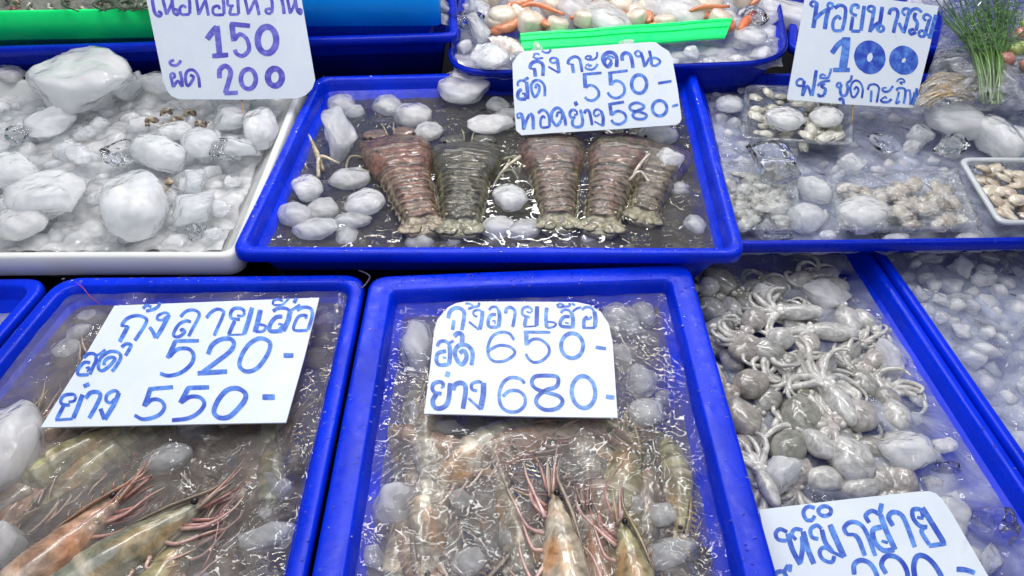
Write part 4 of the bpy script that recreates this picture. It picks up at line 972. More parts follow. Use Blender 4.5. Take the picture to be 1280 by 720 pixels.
LEFTOF = lambda d: Vector((-d.y, d.x, 0)); RIGHTOF = lambda d: Vector((d.y, -d.x, 0))
PAL_O = ((0.44, 0.29, 0.20), (0.60, 0.46, 0.36), (0.60, 0.27, 0.13), (0.56, 0.30, 0.26))
PAL_G = ((0.24, 0.25, 0.18), (0.52, 0.47, 0.36), (0.52, 0.33, 0.12), (0.60, 0.36, 0.32))
PAL_P = ((0.52, 0.47, 0.37), (0.66, 0.58, 0.48), (0.66, 0.30, 0.09), (0.70, 0.42, 0.38))
PAL_Y = ((0.40, 0.37, 0.20), (0.52, 0.44, 0.27), (0.48, 0.26, 0.12), (0.66, 0.38, 0.34))
PAL_D = ((0.30, 0.24, 0.18), (0.40, 0.32, 0.26), (0.42, 0.20, 0.10), (0.45, 0.22, 0.20))
UPV = Vector((0, 0, 1))
d = hd((40, 712), (172, 596), ZWL); prawn(P(84, 682, ZWL+0.013), d, LEFTOF(d)+UPV*.35, 0.265, PAL_O, "orange-brown prawn at the bottom picture edge, leftmost of the three under the slanted sign", seed=1)
d = hd((100, 718), (272, 608), ZWL); prawn(P(176, 680, ZWL+0.016), d, LEFTOF(d)+UPV*.45, 0.27, PAL_G, "grey-green prawn with amber patch, between the orange prawn and the pinkish one", seed=2)
d = hd((190, 740), (262, 640), ZWL); prawn(P(212, 712, ZWL+0.006), d, LEFTOF(d)+UPV*.5, 0.22, PAL_Y, "yellowish prawn with pink legs, lowest at the bottom edge of the left prawn tray", seed=3)
d = hd((712, 740), (690, 572), ZWM); prawn(P(701, 688, ZWM+0.014), d, RIGHTOF(d)+UPV*.30, 0.27, PAL_P, "pale orange-patched prawn lying head up, its pink legs spread to the left", seed=4, spread=1.4)
d = hd((800, 760), (768, 620), ZWM); prawn(P(792, 722, ZWM+0.012), d, RIGHTOF(d)+UPV*.30, 0.25, PAL_Y, "olive-yellow prawn right of the pale orange-patched one", seed=5, spread=1.3)
d = hd((745, 740), (728, 600), ZWM); prawn(P(742, 692, ZWM-0.002), d, RIGHTOF(d)+UPV*.5, 0.22, PAL_O, "reddish prawn squeezed between the pale prawn and the olive-yellow one", seed=6)
d = hd((560, 550), (640, 590), ZWM); prawn(P(592, 584, ZWM-0.005), d, LEFTOF(d)+UPV*.6, 0.22, PAL_O, "orange-backed prawn lying level just below the left half of the round-cornered sign", seed=7, ant=False)
d = hd((700, 530), (770, 560), ZWM); prawn(P(742, 568, ZWM-0.007), d, LEFTOF(d)+UPV*.7, 0.22, PAL_P, "pinkish prawn below the right half of the 650 sign", seed=8)
d = hd((660, 690), (640, 610), ZWM); prawn(P(634, 640, ZWM-0.004), d, RIGHTOF(d)*.3+UPV, 0.24, PAL_P, "cream prawn under water left of the upright pale prawn", seed=9, ant=False)
d = hd((790, 690), (800, 560), ZWM); prawn(P(806, 604, ZWM-0.009), d, RIGHTOF(d)+UPV*.6, 0.22, PAL_D, "brown prawn head near the right wall of the right prawn tray", seed=10)
rr_ = random.Random(77); PROTO = {}
def sunken(x, y, z, pals, label, group):
    ki = rr_.randrange(3); key = (ki, tuple(pals[0][0]))
    q = offset_quad(Q_LEFT if 'left' in group else Q_MID, .045); L = rr_.uniform(.18, .23); c0 = xy(P(x, y, z))
    for _ in range(60):
        a = rr_.uniform(0, 6.28); d = Vector((cos(a), sin(a), 0.04)); sd = rr_.choice((-1, 1)); dn = LEFTOF(d)*sd+UPV*rr_.uniform(.1, 1.0)
        ends = [c0+xy(d)*L*.34, c0-xy(d)*L*.5, c0-xy(d)*L*.62-xy(LEFTOF(d))*sd*L*.3]
        if all((q[(k+1) % 4]-q[k]).cross(e-q[k]) > 0 for k in range(4) for e in ends): break
    else: return False
    pal = rr_.choice(pals); key = (ki, pal[0]); pal = (pal[0], pal[1], pal[2], mix(pal[3], pal[1], .6))
    if key not in PROTO:
        PROTO[key] = prawn(P(x, y, z), d, dn, 0.2, pal, label, group, seed=60+ki, ant=False, spread=.7); return True
    src = PROTO[key]; o = src.copy(); COL.objects.link(o); o.matrix_world = frame(P(x, y, z), d, dn) @ Matrix.Diagonal((L/.2*.88, L/.2*1.18, L/.2*1.18, 1)); tag(o, label, "prawn", group)
    for ch in src.children:
        c2 = ch.copy(); COL.objects.link(c2); c2.parent = o
    return True
def inside(q, x, y, z, m):
    p = xy(P(x, y, z)); qi = offset_quad(q, m)
    return all((qi[(k+1) % 4]-qi[k]).cross(p-qi[k]) > 0 for k in range(4))
n_ = 0
while n_ < 24:
    x, y = rr_.uniform(-20, 410), rr_.uniform(400, 740)
    if not inside(Q_LEFT, x, y, ZWL, .06) or (y < 520 and 140 < x < 330): continue
    if not sunken(x, y, ZWL-rr_.uniform(.0, .020), (PAL_D, PAL_O, PAL_G, PAL_Y), "brownish prawn sunk under the cloudy water by the slanted sign", "sunken prawns of the left prawn tray"): continue
    n_ += 1
n_ = 0
while n_ < 24:
    x, y = rr_.uniform(450, 880), rr_.uniform(500, 740)
    if not inside(Q_MID, x, y, ZWM, .06): continue
    if not sunken(x, y, ZWM+.003-rr_.uniform(.0, .020), (PAL_P, PAL_O, PAL_Y, PAL_P), "pale tan prawn sunk under the water by the round-cornered sign", "sunken prawns of the right prawn tray"): continue
    n_ += 1

# ------------------------------------------------------------------ slipper lobsters
def lobster(p_head, p_tail, z, wpx, pal, label, seed=0, tilt=0.0):
    a = P(*p_head, z-.010); b = P(*p_tail, z-.002); L = (a-b).length; mid = (a+b)/2
    k = (P(p_head[0]+50, p_head[1], z)-P(p_head[0]-50, p_head[1], z)).length/100; W = wpx*k/2
    m = MB(); NV = 150; NU = 34; r = random.Random(seed)
    KW = [(0, .55), (.03, .86), (.09, .97), (.13, .90), (.16, 1.0), (.30, .92), (.42, .78), (.47, .67), (.6, .60), (.75, .52), (.86, .45), (.885, .42), (.91, .52), (.97, .50), (1, .34)]
    KH = [(0, .05), (.05, .18), (.15, .36), (.3, .46), (.42, .47), (.46, .44), (.6, .42), (.75, .36), (.86, .27), (.9, .17), (.96, .09), (1, .04)]
    def it(K, s):
        for (p, x), (q, y) in zip(K, K[1:]):
            if s <= q: t = (s-p)/(q-p); return x+(y-x)*t
        return K[-1][1]
    base, red, edge_c, pale = pal
    N_SEG = 8; rings = []; cols = []
    for i in range(NV+1):
        s = i/NV; w = it(KW, s)*W; h = it(KH, s)*W*1.05; ab = 0 if s < .46 else (1 if s < .885 else 2)
        e = 0
        if ab == 1:
            u = (s-.46)/(.885-.46)*N_SEG+.12*noise.noise(Vector((s*9, seed, 0))); e = u-int(u); w *= 1+.10*(e-.5); h *= 1+.10*e
        ring = []
        for j in range(NU):
            t = 2*pi*j/NU; c_, s_ = cos(t), sin(t)
            sg = 1 if c_ >= 0 else -1
            x = w*(abs(c_)**.8)*sg; zz = (h*max(0, s_)**.75 if s_ > 0 else -.16*W*(abs(s_)**.6)*(1 if s > .03 else .3))
            y = L/2-s*L
            if ab == 1 and s_ > 0: y -= .012*L*(1-abs(c_))*1.5     # arched segment edges
            if ab == 0 and s_ > 0:
                x_n = abs(c_)
                zz += h*.10*math.exp(-((x_n-.0)/.12)**2)+h*.12*math.exp(-((x_n-.55)/.10)**2)
                zz -= h*.16*math.exp(-((s-.27)/.012)**2)            # groove
            n = noise.noise(Vector((x*90, y*90, seed)))*.02*W+noise.noise(Vector((x*260, y*260, seed)))*.022*W
            x += .05*W*noise.noise(Vector((s*5, seed, 4))); ring.append(Vector((x, y, zz+(n*(2.2 if ab else .9) if s_ > 0 else 0)+h*.12*noise.noise(Vector((x*25, y*25, seed))))))
            f = max(0, min(1, .5+1.1*noise.noise(Vector((x*40, y*40, seed*3)))))
            c = mix(base, tuple(q*.4 for q in base), f*.9)
            if ab == 1:
                mid_ = max(0, 1-abs(c_)*1.35)
                c = mix(c, red, min(1, mid_*1.6)*(.85 if .25 < e < .75 else .2)*(.35+.65*f))
                if e > .86: c = mix(c, edge_c, .85)
                if e < .10: c = tuple(q*.35 for q in c)
                if abs(c_) > .82: c = mix(c, pale, .45*f+.2)
            elif ab == 0: c = mix(c, red, .45*f*(s_ > 0)+(.3 if s > .3 else 0)); c = mix(c, edge_c, .6 if abs(c_) > .955 else 0)
            else: c = mix(c, pale, .25+.5*f)
            if s_ < -.2: c = pale
            cols.append(c)
        rings.append(ring)
    m.rings(rings, cols)
    # side spikes of the abdomen and small teeth of the carapace
    for k_ in range(N_SEG):
        s = .44+(.885-.44)*(k_+.8)/N_SEG; w = it(KW, s)*W
        for sg in (-1, 1):
            b0 = Vector((sg*w*.9, L/2-s*L+.01*L, .05*W)); m.tube([b0, b0+Vector((sg*.06*W*r.uniform(.5, 1.4), -.022*L, -.04*W)), b0+Vector((sg*.09*W*r.uniform(.4, 1.5), -.045*L, -.07*W))], [.10*W, .06*W, .006*W], 7, 3, mix(base, pale, .5), .5)
    for k_ in range(15):
        s = .05+.36*k_/15; w = it(KW, s)*W
        for sg in (-1, 1):
            b0 = Vector((sg*w*.97, L/2-s*L, .03*W)); m.tube([b0, b0+Vector((sg*.05*W, .010*L, .01*W))], [.03*W, .004*W], 5, 1, edge_c)
    # broad flattened antennae in front
    for sg in (-1, 1):
        m.tube([Vector((sg*.25*W, L/2-.02*L, .06*W)), Vector((sg*.44*W, L/2+.045*L, .06*W)), Vector((sg*.48*W, L/2+.09*L, .04*W))], [.26*W, .40*W, .20*W], 14, 4, mix(base, red, .3), .20)
        m.tube([Vector((sg*.10*W, L/2, .08*W)), Vector((sg*.14*W, L/2+.08*L, .14*W)), Vector((sg*.2*W, L/2+.13*L, .15*W))], [.03*W, .025*W, .01*W], 6, 3, pale)
        for k_ in r.sample(range(4), 2):
            y0 = L/2-(.12+.075*k_)*L; x0 = sg*W*.8; q = r.uniform(.6, 1.2)
            m.tube([Vector((x0, y0, -.06*W)), Vector((x0+sg*.38*W*q, y0+.02*L, .02*W)), Vector((x0+sg*.55*W*q, y0-.06*L, -.06*W)), Vector((x0+sg*.5*W*q, y0-.14*L, -.14*W))], [.05*W, .042*W, .034*W, .008*W], 7, 4, [pale, mix(pale, base, .3), pale, (.6, .5, .35)])
    # tail fan blades
    for k_ in (-2, -1, 1, 2):
        d = Vector((.33*k_, -1, 0)).normalized(); b0 = Vector((.12*W*k_, L/2-.885*L, .08*W))
        m.tube([b0, b0+d*.055*L, b0+d*.10*L, b0+d*.115*L], [.10*W, .19*W, .16*W, .05*W], 10, 3, mix(pale, base, .35), .28)
    # rounded knobs near the tail
    for k_ in range(5):
        m.ell((W*.16*(k_-2), L/2-.865*L, .29*W-.02*W*abs(k_-2)), (.035*W*r.uniform(.6, 1.3), .045*W, .04*W), 8, 6, mix(pale, (.55, .5, .25), .5))
    y = (a-b).normalized(); x = Vector((y.y, -y.x, 0)); zv = x.cross(y)
    M = Matrix(((x.x, y.x, zv.x, mid.x), (x.y, y.y, zv.y, mid.y), (x.z, y.z, zv.z, mid.z), (0, 0, 0, 1))) @ Matrix.Rotation(tilt, 4, 'Y')
    o = m.build("slipper_lobster", M_LOB); o.matrix_world = M
    for sg in (-1, 1):
        e = MB(); e.ell((sg*.62*W, L/2-.06*L, .2*W), (.055*W,)*3, 10, 7); e.build("eye", M_EYE, o)
    return tag(o, label, "lobster")
RED = ((.15, .10, .07), (.30, .13, .085), (.38, .22, .15), (.40, .33, .22))
OLV = ((.075, .07, .045), (.09, .08, .05), (.17, .15, .09), (.36, .34, .22))
MRD = ((.12, .10, .07), (.23, .12, .085), (.32, .20, .14), (.36, .33, .2))
DRK = ((.14, .11, .08), (.16, .12, .09), (.22, .18, .12), (.38, .34, .20))
lobster((489, 172), (532, 294), 0.280, 88, RED, "reddish brown slipper lobster, leftmost of the row in the blue tray", 1, 0.05)
lobster((585, 180), (574, 297), 0.280, 92, OLV, "dark olive slipper lobster beside the reddish leftmost one", 2)
lobster((688, 170), (699, 290), 0.278, 86, MRD, "brown slipper lobster under the left half of the 550 sign", 3)
lobster((782, 170), (748, 294), 0.280, 84, MRD, "brown slipper lobster under the right half of the 550 sign, tail down to the left", 4, -0.05)
lobster((834, 182), (800, 280), 0.276, 74, DRK, "small dark slipper lobster half sunk near the right wall", 5, 0.1)
lobster((470, 196), (560, 286), 0.252, 70, DRK, "dark slipper lobster sunk under the reddish and olive ones", 6)
lobster((650, 150), (640, 270), 0.250, 70, DRK, "dark slipper lobster sunk between the olive one and the middle one", 7)

# pale legs sticking out in the tray corner
def limb(pts, rr__, col, name, label, cat, mat=None):
    m = MB(); P3 = [P(x, y, z) for x, y, z in pts]; c = P3[0]
    m.tube([p-c for p in P3], rr__, 7, 5, col); o = m.build(name, mat or M_LOB, loc=c); return tag(o, label, cat)
limb([(386, 168, 0.300), (396, 192, 0.286), (404, 214, 0.276)], [.0012, .0045, .003], (.5, .42, .25), "lobster_leg", "tan pointed leg tip sticking up by the left wall of the lobster tray", "lobster leg")
limb([(424, 204, 0.290), (400, 196, 0.290), (398, 222, 0.277)], [.0015, .003, .003], (.6, .5, .36), "lobster_leg", "tan bent leg below the tall wet ice lump", "lobster leg")
limb([(650, 196, 0.293), (630, 212, 0.290), (615, 235, 0.274)], [.003, .0022, .0015], (.62, .55, .42), "lobster_leg", "pale straight leg right of the olive lobster", "lobster leg")
limb([(812, 192, 0.300), (800, 206, 0.296), (785, 228, 0.284)], [.0018, .0026, .0015], (.66, .58, .48), "lobster_leg", "pale leg reaching up beside the brown lobster with its tail to the left", "lobster leg")
limb([(786, 226, 0.290), (800, 215, 0.297), (814, 232, 0.286)], [.0018, .0026, .0015], (.66, .58, .48), "lobster_leg", "pale bent leg over the small dark lobster", "lobster leg")

# ------------------------------------------------------------------ octopuses
def octopus(loc, ang, S, col, label, group=None, seed=0, pitch=0.0, curl=1.0, shape=(1.35, .95, .8)):
    """ang: heading of the mantle; the arms trail the other way"""
    r = random.Random(seed); m = MB()
    m.ell((0, 0, 0), (S*shape[0], S*shape[1], S*shape[2]), 22, 15, mix(col, (.66, .65, .62), .2), None, .12, 1.5, seed)
    m.ell((-S*1.45, 0, -S*.05), (S*.62, S*.55, S*.5), 16, 11, col, None, .12, 2, seed+3)
    for sy in (-1, 1): m.ell((-S*1.5, sy*S*.38, S*.25), (S*.2, S*.18, S*.18), 10, 7, mix(col, (.85, .83, .78), .5))
    pale = (.56, .54, .50); common = r.choice((-1, 1))*r.uniform(.14, .36)*curl
    for k in range(8):
        a = pi+(k-3.5)*.26; p = Vector((-S*1.6, 0, 0))+Vector((cos(a), sin(a), 0))*S*.25; d = Vector((cos(a), sin(a), r.uniform(-.1, .5)))
        pts = [Vector((-S*1.3, 0, 0)), p]; kk = common*r.uniform(.75, 1.2)*(1 if k < 6 else -1); n = r.randint(9, 12); z = 0
        for i in range(n):
            d = Matrix.Rotation(kk*(.5+i*.10)+r.uniform(-.22, .22), 3, 'Z') @ d; d.z = d.z*.6+r.uniform(-.35, .22)*(1 if p.z > -S*.5 else -.6); d.normalize()
            p = p+d*S*(.44-.018*i); pts.append(p.copy())
        rad = [S*.30]+[S*(.28*(1-i/(len(pts)))**.8+.018) for i in range(len(pts)-1)]
        m.tube(pts, rad, 9, 4, [col]+[mix(col, pale, min(1, i/4)) for i in range(len(pts)-1)], .85)
        # suckers along the arm
        cp = cr(pts[1:], 3)
        for i in range(2, len(cp)-6, 1):
            if r.random() < .75:
                q = cp[i]; t = (cp[i+1]-cp[i-1]).normalized(); sd = t.cross(Vector((0, 0, 1))).normalized()*(1 if k % 2 else -1)
                rr2 = S*.15*(1-i/len(cp)); m.ell(q+sd*rr2*.8+Vector((0, 0, rr2*.35)), (rr2*.38,)*3, 6, 4, (.62, .58, .52))
    M = Matrix.Translation(loc) @ Matrix.Rotation(ang, 4, 'Z') @ Matrix.Rotation(pitch, 4, 'Y')
    o = m.build("octopus", M_OCT); o.matrix_world = M
    return tag(o, label, "octopus", group)
GR = (.27, .26, .235); OL = (.20, .195, .15); PK = (.38, .34, .32); LT = (.53, .515, .49); TN = (.28, .245, .21)
oc_list = [
 ((1000, 522), -1.9, .021, OL, "olive grey octopus with a barrel-shaped mantle in the middle of the heap", (1.3, .95, .85)),
 ((938, 480), 0.5, .017, TN, "tan octopus with arms coiled in loops by the left wall", (1.2, 1, .8)),
 ((958, 440), 2.6, .016, GR, "grey octopus whose striped arms fold like a fan", (1.2, 1, .8)),
 ((900, 352), 2.2, .018, OL, "olive octopus at the far left corner of its tray", (1.3, 1, .8)),
 ((885, 358), 0.2, .013, LT, "pale round octopus mantle touching the left rim at the back", (1, 1, .9)),
 ((975, 424), 0.9, .014, LT, "octopus with a shiny pale round mantle behind the fan-armed one", (1.1, 1, .9)),
 ((1030, 460), 1.2, .016, GR, "grey octopus with white mantle right of the barrel-shaped one", (1.5, .8, .7)),
 ((1075, 520), 0.3, .017, PK, "pinkish grey octopus with thick fingered arms at the right of the heap", (1.1, 1, .8)),
 ((1050, 505), -1.3, .016, LT, "pale octopus with a long pointed mantle and fat curling arms", (1.7, .75, .7)),
 ((1062, 575), -1.2, .021, LT, "spotted pale octopus just above the 320 sign", (1.2, 1, .85)),
 ((925, 520), -1.1, .019, TN, "tan octopus with a big oval coil, against the left rim", (1.3, .9, .7)),
 ((942, 400), 1.0, .015, PK, "pinkish octopus with knotted arms near the back left", (1.1, .9, .8)),
 ((985, 560), -2.4, .018, OL, "dark olive octopus under the barrel-shaped one", (1.2, .9, .8)),
 ((1022, 555), -1.0, .014, LT, "small pale octopus between the barrel-shaped one and the spotted one", (1.3, .9, .8)),
 ((1000, 390), 0.0, .015, LT, "pale slim octopus lying level at the back of the heap", (1.8, .7, .6)),
 ((1040, 415), -0.1, .016, LT, "pale octopus with thin stringy arms half under milky water", (1.8, .75, .6)),
 ((960, 610), -1.4, .013, LT, "long pale octopus arm bundle by the left corner of the 320 sign", (1.6, .6, .6)),
 ((930, 440), 3.0, .015, TN, "brownish octopus squeezed at the left rim below the knotted one", (1.1, .9, .8))]
for i, (p, a, S, c, lab, sh) in enumerate(oc_list):
    octopus(P(p[0], p[1], ZWO+0.005+(i % 3)*0.005), a, S*1.08, c, lab, None, 100+i, curl=R.uniform(.8, 1.3), shape=sh)
for i, (x, y) in enumerate([(915, 385), (970, 360), (925, 560), (985, 470), (1010, 430), (1030, 600), (1080, 480), (900, 410), (945, 545), (1000, 590), (1090, 560), (960, 500), (1015, 500), (1045, 540), (940, 360), (915, 450), (890, 385), (1060, 440), (1080, 400), (1000, 350), (1110, 500), (1120, 520), (1095, 450), (1060, 400), (1130, 600), (1100, 600), (1040, 360), (900, 500), (930, 585), (1075, 610)]):
    octopus(P(x, y, ZWO-0.002), R.uniform(0, 6.28), R.uniform(.013, .017), R.choice((GR, LT, PK, LT)), "grey octopus buried low in the octopus heap", "buried octopuses", 140+i, curl=1.2)

# ------------------------------------------------------------------ scallops
def scallop(loc, S, ang, label, roe=True, tilt=0.3, seed=0):
    e = empty("scallop_meat", M=Matrix.Translation(loc) @ Matrix.Rotation(ang, 4, 'Z') @ Matrix.Rotation(tilt, 4, 'X')); tag(e, label, "scallop")
    m = MB(); rg = []
    for i in range(10):
        u = i/9; z = S*(1.1*u-.55); rad_ = S*(.78+.12*sin(u*pi)) if 0 < i < 9 else S*.55
        rg.append([Vector((cos(t)*rad_, sin(t)*rad_*.92, z+S*.1*noise.noise(Vector((cos(t), sin(t), seed))))) for t in [2*pi*j/20 for j in range(20)]])
    m.rings(rg, (.78, .67, .54)); m.build("muscle", M_MEAT, e)
    if roe:
        m = MB(); a0 = -2.2+seed
        m.tube([Vector((cos(a0+k*.42)*S*.98, sin(a0+k*.42)*S*.95, -S*.25+S*.05*k)) for k in range(6)], [S*.12, S*.28, S*.36, S*.36, S*.28, S*.10], 10, 4, (.76, .27, .13), .8); m.build("roe", M_MEAT, e)
    return e
sl = [(628, 20, .017, "cream scallop with an orange crescent beneath it, at the left of the basin"), (663, 26, .017, "round cream scallop just above the left end of the green strip"), (697, 30, .014, "small cream scallop pressed against the green strip"),
 (650, 2, .016, "cream scallop in the back row with bright orange roe, second from the left"), (690, 4, .016, "cream scallop with orange roe behind the small one by the strip"), (610, -6, .016, "cream scallop at the top edge of the picture over the ice in the basin"),
 (776, 6, .016, "pinkish cream scallop in the middle of the basin"), (796, 20, .014, "small scallop with orange edge right of the basin's middle"), (755, -6, .015, "pale scallop at the top edge in the middle of the basin"),
 (885, 4, .018, "wide white scallop under the orange roe at the right of the basin"), (900, 22, .015, "pale scallop behind the right end of the green strip"), (732, 22, .015, "pale frosty scallop behind the middle of the green strip"), (860, -8, .015, "cream scallop at the top edge right of the basin's middle"), (930, -6, .015, "orange-edged scallop in the far right of the basin")]
for i, (x, y, S, lab) in enumerate(sl): scallop(P(x, y+2, ZS+0.014), S*1.6, i*1.1, lab, True, R.uniform(-.5, .5), i*.9)
limb([(862, 14, 0.350), (880, 9, 0.352), (912, 8, 0.350)], [.003, .0050, .0025], (.78, .27, .12), "scallop_roe", "loose orange roe strip on the white scallop at the right of the basin", "scallop roe", M_MEAT)
limb([(652, 8, 0.349), (670, 5, 0.351), (705, 18, 0.346)], [.0025, .005, .0025], (.78, .27, .12), "scallop_roe", "loose orange roe strip across the left scallops", "scallop roe", M_MEAT)
limb([(925, 38, 0.338), (932, 28, 0.340), (940, 20, 0.338)], [.006, .009, .006], (.82, .2, .08), "scallop_roe", "orange roe lump past the right end of the green strip", "scallop roe", M_MEAT)
rz = random.Random(41)
for i in range(16):
    x = rz.uniform(610, 930); y = rz.uniform(-14, 34) - (x-610)*.02
    o = scallop(P(x, y, ZS+0.008), .023, rz.uniform(0, 6), "cream scallop deep among the ice of the basin", True, rz.uniform(-.6, .6), i*1.3); o['group'] = "scallops deep in the basin"
# fan shell half seen
m = MB(); c = P(640, 52, 0.332); rg = []
for i in range(9):
    u = i/8; rg.append([Vector(((j/24-.5)*.075*(.25+.75*u), -.012+.03*u*0-.03*(1-u)*0+.03*u*cos((j/24-.5)*2.4)-.02, .012*sin(u*2.2)+.0012*cos(j*2.1))) for j in range(25)])
m.rings(rg, (.70, .62, .56), False, False); o = m.build("scallop_shell", M_SHELL, loc=c); o.rotation_euler = (0.3, .15, -.5); tag(o, "white ribbed scallop shell edge under the left scallops", "shell")
for x, y, w_, h_, lab, ms in [(614, 66, 46, 34, "pale rounded ice lump in the front left of the scallop basin", ICEW), (598, 40, 30, 40, "dull crushed ice behind the pale lump in the scallop basin", ICE['shard']), (592, 22, 30, 30, "glassy ice lump at the left rim of the scallop basin", ICEC), (600, 8, 30, 26, "grey ice lump at the top left of the scallop basin", ICE['block']),
   (724, 14, 44, 40, "frosty ice lump between the scallops in the middle of the basin", ICE['block']), (756, 24, 46, 40, "clear white ice lump just behind the green strip", ICEW), (846, 12, 50, 40, "big pale ice lump left of the wide white scallop", ICEW), (815, 4, 40, 34, "grey ice lump at the top of the basin, right of the middle", ICE['block']),
   (938, 44, 34, 18, "flat bluish ice chip at the right end of the green strip", ICE['pebble']), (944, 24, 26, 30, "glassy ice lump at the right rim of the scallop basin", ICEC), (705, -4, 40, 30, "ice lump at the top edge behind the scallops", ICE['block'])]:
    ice_px(x, y, ZS+0.012, w_*1.1, h_*1.1, ms, lab, None, 0.3, 0.9)
scatter(Q_SC, 0.022, ZS-0.018, ZS+0.006, 130, 0.014, 0.024, ICE['block']+ICE['shard'], "crushed ice lump under the scallops", "ice under the scallops", 0.5, seed=21, ind=10)
# ------------------------------------------------------------------ snails in the ice, small shellfish in the green tray
def snail(loc, S, rot, label, group=None, seed=0, dark=(.05, .04, .035), light=(.40, .31, .20)):
    m = MB(); rg = []; cols = []; N = 70
    for i in range(N):
        t = i/N*3.6*2*pi; g = math.exp(-.16*t); R0 = S*.55*g; rr_ = S*.50*g; zc = S*1.7*(1-g)
        c = Vector((cos(t)*R0, sin(t)*R0, zc)); ax = Vector((cos(t), sin(t), 0)); ring = []
        for j in range(10):
            a = 2*pi*j/10; ring.append(c+ax*cos(a)*rr_+Vector((0, 0, 1))*sin(a)*rr_*1.15)
            f = noise.noise(Vector((t*1.3+seed, sin(a)*1.6, cos(a)*1.6)))
            cols.append(dark if f > .12 else light)
        rg.append(ring)
    m.rings(rg, cols); o = m.build("sea_snail", M_SHELL, loc=loc); o.rotation_euler = rot
    return tag(o, label, "snail", group)
sn = [(190, 150, "black-blotched snail at the left of the group under the 150 sign"), (206, 143, "tan snail topmost in the group under the 150 sign"), (222, 150, "cream and black snail in the middle of the group under the 150 sign"), (238, 144, "snail with a pale tip right under the 150 sign's lower edge"),
      (248, 158, "dark blotched snail right of the small long ice lump"), (205, 160, "small tan snail peeking above the small long ice lump"), (216, 226, "olive-cream snail between the oval lump and the squarish frosted lump"), (206, 244, "dark snail squeezed beside the upright oval ice lump"), (100, 132, "brown snail tip under the big jagged ice block")]
for i, (x, y, lab) in enumerate(sn): snail(P(x, y, ZW-0.002), .0105, (R.uniform(1, 2.2), R.uniform(-.4, .4), R.uniform(0, 6.28)), lab, None, i*3.1)
rs = random.Random(5); q = offset_quad(Q_GR, .02); n = 0
q0 = offset_quad(Q_GR, .012)
for i in range(150):
    p = inq(q, rs.random(), rs.random()**2*.7); r_ = rs.random()
    d = Vector((p.x, p.y, ZG))-Vector((0, 0, H)); dep = d.dot(Vector((0, cos(TH), -sin(TH)))); sxp = 640+F*d.x/dep; syp = 360-F*d.dot(Vector((0, sin(TH), cos(TH))))/dep
    if sxp < -30 or sxp > 230 or syp < -40: continue
    snail((p.x, p.y, ZG+rs.uniform(-.006, .012)), rs.uniform(.008, .013), (rs.uniform(0, 3), rs.uniform(0, 3), rs.uniform(0, 6)), "little mottled shellfish in the green tray", "shellfish of the green tray", i, (.06, .06, .05) if r_ < .6 else (.25, .08, .05), (.42, .40, .33))
m = MB(); vs = []; fs = []
for j in range(9):
    for i in range(41):
        p = inq(q0, i/40, j/8); vs.append((p.x, p.y, ZG-.008+.008*noise.noise(Vector((p.x*60, p.y*60, 1)))))
for j in range(8):
    for i in range(40): a_ = j*41+i; fs.append((a_, a_+1, a_+42, a_+41))
m.add(vs, fs, (.22, .22, .18)); tag(m.build("shell_litter", M_SHELL), "bed of small shells and weed filling the green tray", kind='stuff')
# dark weed blades over the shells
for i in range(14):
    x = rs.uniform(90, 200); limb([(x, 14, ZG+.008), (x+rs.uniform(-25, 30), 5, ZG+.014), (x+rs.uniform(-50, 50), -8, ZG+.006)], [.001, .003, .001], (.05, .08, .04), "weed_blade", "dark green weed blade lying on the shellfish in the green tray", "weed", M_HERB)['group'] = "weed on the shellfish"

# ice / clear bags in the gap between the azure tray and the basin
ice_px(556, 8, 0.335, 26, 30, ICE['block'], "grey-white ice lump right of the azure tray at the top edge", None, 0.4)
ice_px(558, 26, 0.335, 22, 22, ICE['block'], "smaller grey ice lump right of the azure tray, below another", None, 0.9)
ice_px(578, 30, 0.335, 26, 34, ICEC, "clear thin ice sheet on the left rim of the scallop basin", None, 0.9)
ice_px(990, 20, 0.30, 46, 60, ICEW, "hazy ice mass between the scallop basin and the 100 sign", None, 0.9)
scatter(Q_BR, .02, .285, .30, 26, .02, .035, ICE['block']+ICEW, "ice lump in the back tub behind the 100 sign", "ice of the back tub", .6, seed=31, ind=4)

